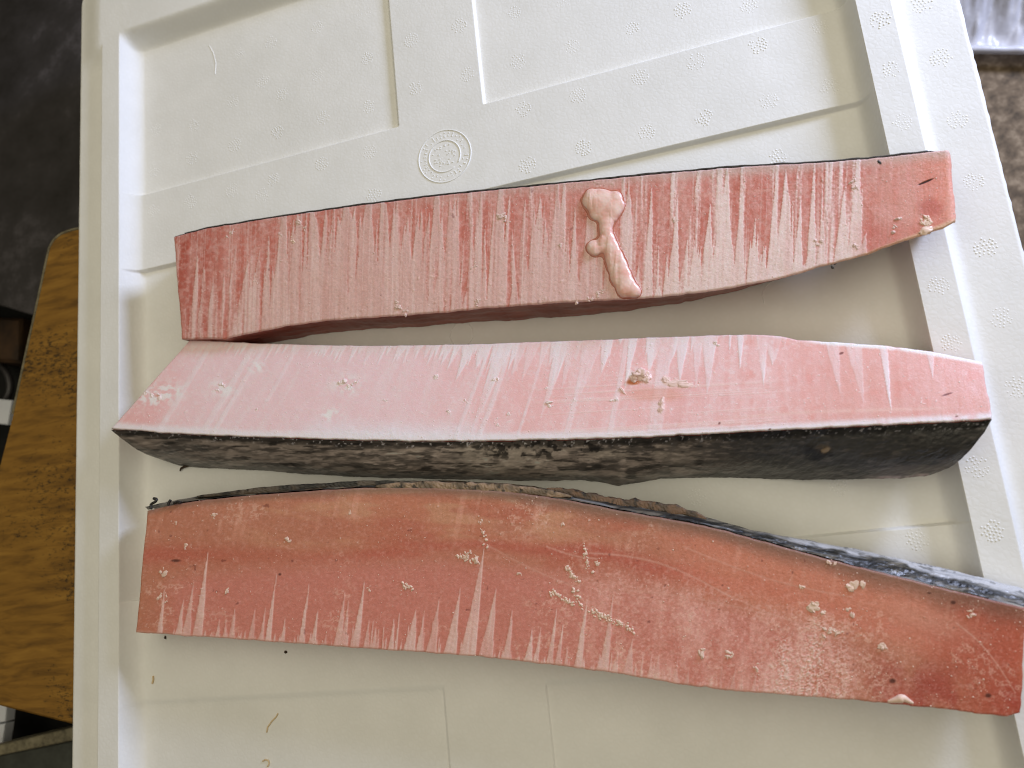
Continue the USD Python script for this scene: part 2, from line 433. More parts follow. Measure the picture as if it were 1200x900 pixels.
# rounded corners in plan: pull the border points in
cr_ = 0.020
px_, py_ = lx.copy(), ly.copy()
for sx, ex in ((-1, X0), (1, X1)):
    for sy, ey in ((-1, Y0), (1, Y1)):
        ox, oy = ex - sx * cr_, ey - sy * cr_
        ux, uy = np.maximum(sx * (lx - ox), 0) / cr_, np.maximum(sy * (ly - oy), 0) / cr_
        inside = (ux > 0) & (uy > 0)
        mxx = np.maximum(ux, uy)
        ln = np.sqrt(ux ** 2 + uy ** 2) + 1e-9
        px_ = np.where(inside, ox + sx * ux / ln * mxx * cr_, px_)
        py_ = np.where(inside, oy + sy * uy / ln * mxx * cr_, py_)
edge_j = np.where(de < 0.0006, 1.0, 0.0)
bead = (noise(np.stack([lx * 260, ly * 260, lx * 0], -1), 9) - 0.5) * 0.0007 * edge_j
px_ = px_ + np.where(dx_ < 0.0006, bead, 0)
py_ = py_ + np.where(dy_ < 0.0006, bead, 0)
nx_, ny_ = lx.shape
top = np.stack([px_, py_, lz], -1)
parts = [(top.reshape(-1, 3), grid_faces(nx_, ny_))]
ring = np.concatenate([top[:, 0], top[-1, 1:], top[-2::-1, -1], top[0, -2:0:-1]])
low = ring.copy()
low[:, 2] = 0.001
rr_ = np.stack([np.vstack([ring, ring[:1]]), np.vstack([low, low[:1]])], 1)
parts.append((rr_.reshape(-1, 3), grid_faces(len(ring) + 1, 2, True)))
cl = low.mean(0)
parts.append((np.vstack([low, cl]), np.array([[len(low), (i + 1) % len(low), i] for i in range(len(low))])))
lid = thing('foam_lid', 'large white polystyrene foam box lid lying upside down under the fish', 'foam lid', ((X0 + X1) / 2, (Y0 + Y1) / 2, 0))
obj('lid_body', cat_mesh(parts), M['foam'], lid, smooth=35)


def on_lid(px, py):
    z = 0.034
    for _ in range(6):
        p = at(px, py, z)
        z = float(lid_z(np.array([p[0]]), np.array([p[1]]))[0])
    return at(px, py, z)


dot = trimesh.creation.icosphere(subdivisions=1, radius=1.0)
dv, df = np.array(dot.vertices), np.array(dot.faces)
vents = [(372, 32), (317, 50), (280, 63), (308, 95), (372, 88), (273, 118), (330, 110), (378, 138), (325, 155), (227, 147), (275, 170), (183, 153), (225, 185), (181, 200), (377, 192), (320, 210),
         (272, 223), (307, 229), (223, 236), (180, 247), (426, 17), (538, 30), (482, 47), (430, 68), (547, 87), (487, 103), (432, 125), (433, 178), (602, 15), (740, 32), (670, 55), (607, 72), (750, 90),
         (677, 112), (613, 128), (758, 155), (684, 173), (618, 193), (800, 12), (660, 1), (960, 32), (888, 53), (815, 72), (972, 102), (901, 118), (825, 138), (913, 185), (1032, 23), (1043, 82), (1057, 143),
         (1103, 68), (1141, 213), (1155, 290), (1080, 4), (1100, 335), (1173, 372), (1115, 402), (1192, 453), (1145, 547), (983, 570), (1163, 622), (817, 583), (1122, 140), (438, 228), (878, 6), (1075, 632)]
for k, (vx, vy) in enumerate(vents):
    c = on_lid(vx, vy)
    a0 = random.random() * 6.28
    R_ = random.uniform(0.0048, 0.0058)
    ps = []
    for rr, n in ((0.0, 1), (0.36, 6), (0.70, 11), (1.0, 17)):
        for j in range(n):
            if random.random() < (0.12 if rr < 1 else 0.3):
                continue
            a = a0 + 2 * math.pi * j / n + random.uniform(-0.06, 0.06)
            q = c + R_ * rr * np.array([math.cos(a), math.sin(a), 0])
            q[2] = lid_z(q[:1], q[1:2])[0]
            s = random.uniform(0.75, 1.15)
            ps.append((dv * np.array([0.00058 * s, 0.00058 * s, 0.00017 * s]) + q, df))
    obj('vent_mark', cat_mesh(ps), M['foam_mark'], lid, smooth=True)

# round moulded emblem: two rings and worn relief between them
ec = on_lid(521, 183)


def ring_arc(r, a0, a1, rad, n=80):
    return tube(np.array([ec + [r * math.cos(a), r * math.sin(a), 0.0] for a in np.linspace(a0, a1, n)]), rad, 8)


em = obj('moulded_emblem', ring_arc(0.0202, 0, 2 * math.pi, 0.00045), M['foam_mark'], lid, smooth=True)
obj('inner_ring', ring_arc(0.0122, -0.6, 5.3, 0.0005), M['foam_mark'], em, smooth=True)
ps = []
for j in range(34):
    a = 2 * math.pi * j / 34
    for rr in np.arange(0.0148, 0.0181, 0.0011):
        if random.random() < 0.5:
            ps.append((dv * np.array([0.0005, 0.0005, 0.0004]) + ec + [rr * math.cos(a), rr * math.sin(a), 0], df))
for j in range(38):
    a, rr = random.random() * 6.28, 0.0095 * math.sqrt(random.random())
    ps.append((dv * np.array([0.0009, 0.00045, 0.0004]) + ec + [rr * math.cos(a), rr * math.sin(a), 0], df))
obj('worn_relief', cat_mesh(ps), M['foam_mark'], em, smooth=True)
e2 = on_lid(541, 392)
obj('moulded_ring', tube(np.array([e2 + [0.0085 * math.cos(a), 0.0085 * math.sin(a), 0] for a in np.linspace(0, 2 * math.pi, 50)]), 0.0004), M['foam_mark'], lid, smooth=True)
for pts in ([(245, 53), (250, 62), (253, 74), (252, 87)], [(896, 356), (893, 345), (898, 334), (908, 328)]):
    obj('scratch', tube(resample(np.array([on_lid(*p) for p in pts]), 24), 0.00035), M['foam_mark'], lid, smooth=True)

# ------------------------------------------------------------------ the frozen fish
GROUP = 'frozen fish loins on the foam lid'


def crumb(p, r, seed):
    q = np.random.default_rng(seed)
    ps = []
    for j in range(q.integers(3, 8)):
        k = 0.34 + 0.30 * q.random() + (0.18 if j == 0 else 0)
        rr = r * 0.00036 * k
        ps.append(lump(p + np.r_[q.normal(0, 0.00026, 2) * r, -rr * 0.05], (rr * q.uniform(0.8, 1.7), rr * q.uniform(0.5, 1.0), rr * q.uniform(0.22, 0.5)), seed + j, sub=2, amp=0.95))
    return cat_mesh(ps)


class Fish:
    def __init__(s, name, label, up, lo, zu, zl, upb, lob, ns=1050, nt=190, paint=None, edge=0.0012, round_end=0.0, pale=0.07, gain=1.10):
        """up / lo: outlines of the two long top edges; zu, zl: their heights (functions of 0..1); upb, lob: bottom edges as 3-D arrays or None."""
        s.U = np.array([at(x, y, zu(k)) for k, (x, y) in zip(np.linspace(0, 1, ns), resample(up, ns))])
        s.L = np.array([at(x, y, zl(k)) for k, (x, y) in zip(np.linspace(0, 1, ns), resample(lo, ns))])
        jig = lambda sd, a: a * (fbm(np.stack([np.linspace(0, 90, ns), np.zeros(ns), np.zeros(ns)], -1), 4, sd) - 0.5)
        s.U[:, 1] += jig(3, 0.0006)
        s.L[:, 1] += jig(4, 0.0010)
        s.UB, s.LB = upb(s.U, s), lob(s.L, s)
        s.ns, s.nt = ns, nt
        s.base = np.array([*((s.U + s.L) / 2).mean(0)[:2], 0.031])
        s.o = thing(name, label, 'fish', s.base, GROUP)
        S, T = np.meshgrid(np.linspace(0, 1, ns), np.linspace(0, 1, nt), indexing='ij')
        G = s.U[:, None] * (1 - T[..., None]) + s.L[:, None] * T[..., None]
        Bt = s.UB[:, None] * (1 - T[..., None]) + s.LB[:, None] * T[..., None]
        # wobbly cut ends
        wob = 0.0006 * (fbm(np.stack([T * 6, S * 0, S * 0], -1), 4, 8) - 0.5)
        G[..., 0] += wob * (1 - sstep(0, 0.05, S)) * 2 + wob * sstep(0.95, 1, S) * 2
        W = np.linalg.norm(s.U - s.L, axis=1)[:, None]
        LEN = np.linalg.norm(np.diff((s.U + s.L) / 2, axis=0), axis=1).sum()
        d = np.minimum.reduce([T * W, (1 - T) * W, S * LEN, (1 - S) * LEN])
        G[..., 2] -= np.where(d < edge, edge - np.sqrt(np.maximum(edge ** 2 - (edge - d) ** 2, 0)), 0)
        if round_end:
            e_ = np.clip((1 - S) * LEN / round_end, 0, 1)
            G[..., 2] -= 0.55 * round_end * (1 - np.sqrt(1 - (1 - e_) ** 2))
        s.PX = to_px(G)
        col, bump = paint(s.PX[..., 0], s.PX[..., 1], S, T)
        lum = col @ np.array([0.2126, 0.7152, 0.0722])
        col = np.clip(mixc(col, lum[..., None] * np.array([1.06, 0.98, 0.98]), np.full(lum.shape, pale)) * np.array([1.0, 1.01, 1.03]) * gain, 0, 0.92)
        G[..., 2] += bump
        s.G = G
        s.kd = cKDTree(s.PX.reshape(-1, 2))
        pieces = [(G.reshape(-1, 3), grid_faces(ns, nt, True))]
        cols = [col.reshape(-1, 3)]
        nw = 26

        def wall(a, b, flip, seed, out):
            w = np.linspace(0, 1, nw)[None, :, None]
            q = a[:, None] * (1 - w) + b[:, None] * w
            k = np.linspace(0, 1, len(a))[:, None] * LEN * 60
            nn = fbm(np.stack([k + 0 * w[..., 0], w[..., 0] * 5 + 0 * k, 0 * k + 0 * w[..., 0] + seed], -1), 4, seed)
            e = np.sin(np.pi * w[..., 0]) ** 0.6
            q = q + (out[None, None] * ((nn - 0.5) * 0.0022 * e)[..., None])
            c = lin(176, 112, 102) * (1 - nn[..., None]) * 1.1 + lin(130, 72, 64) * nn[..., None]
            pieces.append((q.reshape(-1, 3), grid_faces(len(a), nw, flip)))
            cols.append(c.reshape(-1, 3))
        wall(G[:, -1], Bt[:, -1], True, 11, np.array([0, -1.0, 0]))
        wall(G[:, 0], Bt[:, 0], False, 12, np.array([0, 1.0, 0]))
        wall(G[0], Bt[0], True, 13, np.array([-1.0, 0, 0]))
        wall(G[-1], Bt[-1], False, 14, np.array([1.0, 0, 0]))
        st = 12
        cb_ = Bt[::st, ::st]
        pieces.append((cb_.reshape(-1, 3), grid_faces(*cb_.shape[:2])))
        cols.append(np.tile(lin(120, 70, 62), (cb_.shape[0] * cb_.shape[1], 1)))
        s.flesh = obj('flesh', cat_mesh(pieces), M['flesh'], s.o, smooth=True, col=np.vstack(cols))

    def on(s, px, py):
        return s.G.reshape(-1, 3)[s.kd.query((px, py))[1]]

    def crumbs(s, lst, m='ice', name='ice_crumb'):
        for k, (x, y, r) in enumerate(lst):
            p = s.on(x, y)
            obj(name, crumb(p, r, int(x + y)), M[m], s.o, smooth=True)

    def grains(s, n, dens, size=(0.15, 0.5), seed=1, name='frost_grains', m='ice'):
        r = np.random.default_rng(seed)
        idx = r.integers(0, s.ns * s.nt, n * 6)
        pxy = s.PX.reshape(-1, 2)[idx]
        keep = idx[r.random(len(idx)) < dens(pxy[:, 0], pxy[:, 1])][:n]
        ic = trimesh.creation.icosahedron()
        v0, f0 = np.array(ic.vertices), np.array(ic.faces)
        g = s.G.reshape(-1, 3)[keep]
        sc = (size[0] + (size[1] - size[0]) * r.random(len(keep)) ** 3) * MM
        v = v0[None] * sc[:, None, None] * r.uniform(0.6, 1.3, (len(keep), 1, 3)) * np.array([1, 1, 0.5]) + g[:, None]
        f = f0[None] + (np.arange(len(keep)) * len(v0))[:, None, None]
        q = obj(name, (v.reshape(-1, 3), f.reshape(-1, 3)), M[m], s.o, smooth=True)
        tag(q, kind='stuff')


def heights(spikes, n=5200, x0=0.0, dx=0.25, power=0.95):
    """Jagged frost line: spikes (x of base centre, width, height, skew) -> height at each x."""
    x = x0 + np.arange(n) * dx
    h = np.zeros(n)
    for xb, w, hh, sk in spikes:
        a, b = xb - w / 2, xb + w / 2
        tip = xb + sk * w / 2
        t = np.where(x < tip, (x - a) / max(tip - a, 1e-3), (b - x) / max(b - tip, 1e-3))
        h = np.maximum(h, hh * np.clip(t, 0, 1) ** power)
    return x, h


def mixc(a, b, f):
    return a * (1 - f[..., None]) + b * f[..., None]


# ---- fish 1: the uppermost, streaked from edge to edge
r1 = np.random.default_rng(21)
sp1 = [(236, 12, 60, 0.6), (250, 14, 95, 0.5), (262, 16, 70, 0.7), (272, 18, 110, 0.5), (285, 22, 90, 0.6)]
for x in np.arange(228, 1010, 3.2):
    dens = 1.0 if (290 < x < 520) else 0.62
    hh = r1.uniform(15, 150) if 300 < x < 700 else r1.uniform(10, 105)
    if 700 < x < 1000:
        hh *= r1.uniform(0.5, 1.3)
    if r1.random() < dens:
        sp1.append((x + r1.uniform(-3, 3), r1.uniform(3, 13), hh, r1.uniform(-0.2, 0.9)))
for x, w, h in [(760, 12, 140), (790, 14, 120), (812, 9, 60), (828, 18, 105), (846, 26, 150), (866, 14, 120), (905, 14, 130), (918, 20, 170), (935, 12, 90), (950, 10, 150), (962, 12, 60), (985, 16, 90), (1001, 16, 150), (560, 14, 150), (585, 12, 150), (625, 16, 160), (650, 20, 170), (690, 22, 170)]:
    sp1.append((x, w, h, 0.3))
hx1, hh1 = heights(sp1)
inv1 = [(470, 12, 60, 0), (482, 16, 75, 0.1), (497, 14, 50, 0), (455, 8, 38, 0), (300, 20, 60, 0), (250, 40, 60, -.3), (320, 16, 75, 0.3), (375, 10, 60, 0), (340, 8, 30, 0), (520, 10, 80, 0.2), (540, 10, 110, 0), (572, 12, 130, 0), (605, 20, 100, 0), (640, 12, 60, 0), (668, 10, 110, 0), (740, 12, 60, 0), (773, 12, 120, 0.1), (805, 20, 70, 0), (880, 22, 100, 0), (893, 10, 120, 0), (925, 16, 50, 0)]
for x in np.arange(300, 760, 9.0):
    inv1.append((x + r1.uniform(-4, 4), r1.uniform(3, 9), r1.uniform(10, 75), r1.uniform(-.5, .5)))
ix1, ih1 = heights(inv1)


def paint1(x, y, S, T):
    xs_ = x + 0.03 * (y - 300) + 1.2 * (n2(x, y, 0.05, 2) - 0.5)
    ylo = np.interp(x, [212, 300, 420, 620, 800, 920, 1010, 1122], [398, 390, 374, 358, 346, 326, 301, 258])
    yup = np.interp(x, [203, 330, 480, 640, 760, 900, 1112], [277, 253, 233, 216, 203, 193, 175])
    hb, ht = ylo - y, y - yup
    jag = 6 * (n2(xs_, y, 0.5, 3, 0.06) - 0.5)
    sp = sstep(-1.5, 4, np.interp(xs_, hx1, hh1) - hb + jag)
    red = sstep(-1.5, 4, np.interp(xs_, ix1, ih1) - ht + jag)
    broad = f2(xs_, y, 0.075, 31, 0.005, 3)
    finer = f2(xs_, y, 0.38, 6, 0.010, 3)
    reg = np.interp(x, [205, 285, 345, 520, 570, 700, 760, 1000, 1022, 1060], [-0.35, -0.05, 0.58, 0.56, 0.24, 0.32, 0.10, 0.06, -0.05, -0.5])
    grit = f2(x, y, 0.55, 71, None, 2) - 0.5
    cover = reg + 1.9 * (broad - 0.5) + 0.9 * (finer - 0.5) + np.interp(x, [205, 300, 500, 720, 1010, 1030], [0.75, 0.5, 0.25, 0.45, 0.85, 0.5]) * sp - 0.85 * red + 0.28 * grit
    fr = sstep(0.14, 0.54, cover)
    base = mixc(lin(194, 100, 84), lin(210, 128, 112), f2(x, y, 0.018, 5))
    base = mixc(base, lin(224, 140, 118), sstep(1000, 1100, x) * 0.75)
    base = mixc(base, lin(176, 76, 56), (1 - sstep(215, 285, x)) * 0.6)
    haze = 0.38 * sstep(0.35, 0.7, f2(xs_, y, 0.12, 9, 0.02)) + 0.30 * sstep(0.42, 0.7, f2(x, y, 0.3, 10))
    c = mixc(base, lin(228, 178, 168), haze * (1 - 0.5 * sstep(1010, 1050, x)))
    frc = mixc(lin(216, 170, 160), lin(240, 212, 204), np.clip(0.6 * (finer - 0.35) * 2.2 + 0.8 * sstep(700, 800, x), 0, 1))
    c = mixc(c, frc, fr * 0.9)
    hair = sstep(0.60, 0.70, f2(xs_, y, 0.85, 81, 0.007, 2)) * (0.3 + 0.7 * sstep(0.4, 0.6, broad))
    c = mixc(c, lin(238, 208, 200), hair * 0.45 * (1 - sstep(1015, 1060, x)))
    endf = sstep(1005, 1030, x) * (0.25 + 0.6 * sstep(0.35, 0.65, f2(xs_, y, 0.11, 82, 0.012, 3)))
    c = mixc(c, lin(222, 168, 154), endf * 0.55 * (1 - sstep(1070, 1100, x)))
    vein = sstep(0.02, 0.0, np.abs((ht / (ylo - yup)) - 0.20 - 0.03 * n2(x, y, 0.02, 4)))
    c = mixc(c, lin(226, 172, 154), 0.25 * vein * sstep(740, 800, x))
    ed = 1 - sstep(2, 17, ht + 5 * (broad - 0.5))
    c = mixc(c, lin(206, 182, 170), ed * 0.6 * sstep(300, 900, x))
    ov = 1 - sstep(0.45, 1.15, np.sqrt(((x - 1090) / 17) ** 2 + ((y - 243) / 14) ** 2) + 0.5 * (f2(x, y, 0.06, 72) - 0.5))
    c = mixc(c, lin(186, 88, 76), ov * 0.6)
    rim = sstep(1104, 1119, x)
    c = mixc(c, lin(232, 168, 148), rim * 0.7)
    lo_ = sstep(250, 275, y) * sstep(990, 1020, x) * 0.55
    c = mixc(c, lin(196, 82, 64), lo_ * (0.4 + 0.6 * f2(x, y, 0.08, 14)) * (1 - rim))
    le = (1 - sstep(0, 5, hb)) * sstep(900, 960, x)
    c = mixc(c, lin(228, 186, 150), le * 0.8)
    spk = sstep(0.69, 0.77, f2(x, y, 0.33, 12)) * (0.4 + 0.6 * n2(x, y, 0.03, 8))
    c = mixc(c, lin(232, 200, 186), spk * 0.7)
    dk = sstep(0.74, 0.82, f2(x, y, 0.13, 15)) * 0.5
    c = mixc(c, lin(120, 50, 44), dk)
    c = c * (1 + 0.30 * grit)[..., None]
    nick = 1 - sstep(0.8, 1.4, np.sqrt((((x - 1085) * 0.92 + (y - 213) * -0.38) / 9) ** 2 + (((x - 1085) * 0.38 + (y - 213) * 0.92) / 1.1) ** 2))
    c = mixc(c, lin(60, 22, 18), nick)
    bump = 0.00018 * fr + 0.0003 * spk + 0.0005 * (f2(x, y, 0.05, 18) - 0.5) + 0.00022 * (f2(xs_, y, 0.35, 19, 0.03) - 0.5) + 0.0002 * grit - 0.0004 * nick
    return c, bump


f1_up = [(203, 277), (243, 267), (324, 254), (422, 240), (519, 228), (580, 222), (640, 216), (700, 210), (760, 204), (840, 197), (900, 193), (960, 190), (1010, 186), (1060, 181), (1090, 177), (1112, 175), (1116, 179)]
f1_lo = [(212, 397), (262, 397), (300, 389), (340, 381), (380, 376), (420, 373), (470, 370), (520, 366), (570, 361), (620, 357), (700, 352), (760, 349), (800, 345), (860, 337), (920, 325), (960, 313), (1010, 300), (1060, 282), (1105, 267), (1122, 258)]


def bottom(z0, z1, dy, dxl=0.0, dxr=0.0, inr=0.0):
    def f(E, s):
        k = np.linspace(0, 1, len(E))
        B = E.copy()
        B[:, 2] = z0 + (z1 - z0) * sstep(0.72, 0.95, k)
        B[:, 1] += dy + inr * sstep(0.45, 0.85, k) + 0.002 * (fbm(np.stack([k * 25, k * 0, k * 0], -1), 3, 17) - 0.5)
        B[:, 0] += dxl * (1 - k) + dxr * k
        return B
    return f


fish1 = Fish('fish_loin', 'farthest frozen pink fish loin, white saw streaks and shiny drip near its middle', f1_up, f1_lo,
             lambda k: 0.062 + 0.010 * k, lambda k: 0.060 + 0.012 * k, bottom(0.031, 0.049, -0.004), bottom(0.031, 0.049, 0.0005, 0, -0.004, 0.011), paint=paint1, round_end=0.006)


def skin_sheet(E, B, n, bulge, out, w_pow=1.0, seed=0, rough=0.002, thick=0.0):
    """A sheet from the top edge E to the bottom edge B, bulging outwards."""
    w = np.linspace(0, 1, n)[None, :, None]
    q = E[:, None] * (1 - w) + B[:, None] * w
    b = np.sin(np.pi * w[..., 0]) * bulge
    k = np.linspace(0, 1, len(E))[:, None]
    nn = fbm(np.stack([k * 60 + 0 * w[..., 0], w[..., 0] * 6 + 0 * k, 0 * (k + w[..., 0])], -1), 4, seed) - 0.5
    n3 = fbm(np.stack([k * 220 + 0 * w[..., 0], w[..., 0] * 22 + 0 * k, 0 * (k + w[..., 0])], -1), 3, seed + 1) - 0.5
    q = q + np.asarray(out)[None, None] * (b + rough * nn * 2 + rough * 0.5 * n3)[..., None]
    return q


# thin dark skin along fish 1's far edge
E = fish1.G[:, 0] + np.array([0, 0.0005, -0.0003])
q = skin_sheet(E, fish1.UB + [0, 0.002, 0.001], 14, 0.003, (0, 1, 0.05), seed=41, rough=0.0008)
pq = to_px(q)
c = mixc(np.tile(lin(52, 54, 56), (*q.shape[:2], 1)), lin(110, 108, 104), sstep(0.4, 0.7, f2(pq[..., 0], pq[..., 1], 0.1, 42)))
obj('skin', (q.reshape(-1, 3), grid_faces(*q.shape[:2])), M['skin'], fish1.o, smooth=True, col=c.reshape(-1, 3))
rim1 = E[::5] + np.array([0, 0.0002, 0.0002])
rim1[:, 1] += 0.0004 * (noise(np.stack([np.arange(len(rim1)) * 0.3, rim1[:, 0] * 0, rim1[:, 0] * 0], -1), 3) - 0.5)
obj('skin_rim', tube(rim1[3:-6], 0.0005 + 0.0003 * noise(np.stack([np.arange(len(rim1) - 9) * 0.15, np.zeros(len(rim1) - 9), np.zeros(len(rim1) - 9)], -1), 5), 6), M['rim_grey'], fish1.o, smooth=True)

# the drip: thawed juice run together into one soft-edged trickle
DRIP = [(699, 234, 19, 1.0), (711, 236, 19, 1.0), (722, 241, 16, 0.9), (714, 252, 17, 0.9), (701, 249, 17, 0.8), (690, 237, 12, 0.75), (710, 266, 12, 0.9), (711, 276, 12.5, 0.85), (714, 286, 14.5, 0.85), (718, 297, 16, 0.85), (722, 308, 17, 0.85),
        (726, 319, 18.5, 0.85), (730, 330, 18.5, 0.85), (736, 338, 15, 0.85), (744, 342, 12, 0.8), (731, 342, 11, 0.7), (692, 228, 9, 0.55), (724, 229, 9, 0.5), (697, 291, 14, 1.0), (705, 283, 7, 0.6)]
gx_, gy_ = np.meshgrid(np.arange(664, 768, 0.5), np.arange(206, 356, 0.5), indexing='ij')


def flow(grow):
    f = np.zeros_like(gx_)
    for bx, by, br, bw in DRIP:
        u = np.hypot(gx_ - bx, gy_ - by) / (br + grow)
        f += bw * np.clip(1 - u ** 2, 0, None) ** 2
    return f


def on_grid(gx, gy):
    d_, i_ = fish1.kd.query(np.stack([gx.ravel(), gy.ravel()], -1), k=12)
    w_ = 1 / (d_ + 0.35) ** 2
    return ((fish1.G.reshape(-1, 3)[i_] * w_[..., None]).sum(1) / w_.sum(1, keepdims=True)).reshape(*gx.shape, 3)


base_ = on_grid(gx_, gy_)


def pool(level, grow, hh, sink, name, m, parent):
    f = flow(grow) - level + (0.10 if grow == 0 else 0.5) * (f2(gx_, gy_, 0.10, 91) - 0.5)
    h = hh * np.sqrt(np.clip(f, 0, None)) / (1 + 0.55 * np.sqrt(np.clip(f, 0, None)))
    h = h * (1 + 0.30 * (f2(gx_, gy_, 0.045, 92) - 0.5)) - sink * sstep(0.05, -0.05, f)
    v = base_ + h[..., None] * np.array([0, 0, 1.0])
    fc = grid_faces(*gx_.shape, True)
    keep = (f.reshape(-1)[fc] > -0.06).any(1)
    fc = fc[keep]
    ids, inv = np.unique(fc, return_inverse=True)
    return obj(name, (v.reshape(-1, 3)[ids], inv.reshape(-1, 3)), m, parent, smooth=True)


drip = pool(0.30, 0.0, 0.0044, 0.0012, 'drip', M['drip'], fish1.o)
tag(drip, 'glossy pale salmon drip of thawed juice')
pool(0.26, 2.0, 0.0006, 0.0010, 'juice_film', M['juice'], drip)

fish1.crumbs([(590, 254, 7), (594, 259, 5), (351, 262, 5), (356, 266, 4), (272, 273, 5), (266, 278, 3), (560, 355, 5), (658, 288, 4.5), (790, 257, 5), (556, 312, 4), (1048, 267, 6), (1000, 212, 4), (1003, 222, 3.5), (959, 286, 5), (466, 360, 6), (474, 364, 5), (1004, 288, 4), (330, 275, 3), (300, 330, 3), (700, 345, 4), (690, 350, 4), (708, 340, 3), (676, 353, 4)])
fish1.crumbs([(1086, 259, 8), (1081, 260, 5), (344, 283, 4)], 'fat', 'fat_crumb')
fish1.crumbs([(976, 310, 3.5), (1030, 190, 2.5)], 'dark_scrap', 'dark_fleck')
fish1.grains(900, lambda x, y: 0.15 + 0.85 * sstep(0.5, 0.7, f2(x, y, 0.05, 77)) * (0.4 + 0.6 * (x < 700)), seed=3)

# ---- fish 2: the middle one, pale face tipped up, dark skin towards us
r2 = np.random.default_rng(5)
sp2 = [(552, 14, 46, -0.3), (568, 16, 32, 0), (590, 18, 108, 0.0), (612, 14, 40, 0), (625, 14, 48, 0), (640, 12, 36, 0), (660, 18, 92, -0.2), (672, 14, 60, 0), (694, 24, 70, 0), (712, 16, 44, 0), (742, 10, 64, 0), (768, 20, 42, -0.3), (785, 26, 46, 0), (800, 16, 56, 0.2), (818, 12, 64, 0.3), (832, 18, 70, 0.1), (868, 8, 40, 0), (893, 14, 62, 0.2), (905, 24, 36, 0), (975, 16, 62, 0.4), (1000, 20, 72, 0.4), (1035, 10, 80, 0.2), (1090, 10, 30, 0)]
for x in np.arange(228, 700, 4.0):
    sp2.append((x + r2.uniform(-3, 3), r2.uniform(3, 10), r2.uniform(6, 30) * (1.2 if x > 520 else 0.9), r2.uniform(-.5, .5)))
for x in np.arange(700, 930, 14.0):
    sp2.append((x + r2.uniform(-5, 5), r2.uniform(3, 9), r2.uniform(4, 24), r2.uniform(-.5, .5)))
hx2, hh2 = heights(sp2)
ln2 = [(250, 6, 120), (300, 7, 110), (312, 5, 110), (350, 4, 70), (575, 4, 110), (600, 5, 115), (640, 3, 110), (690, 5, 110), (735, 5, 112), (780, 12, 110), (786, 5, 112)]


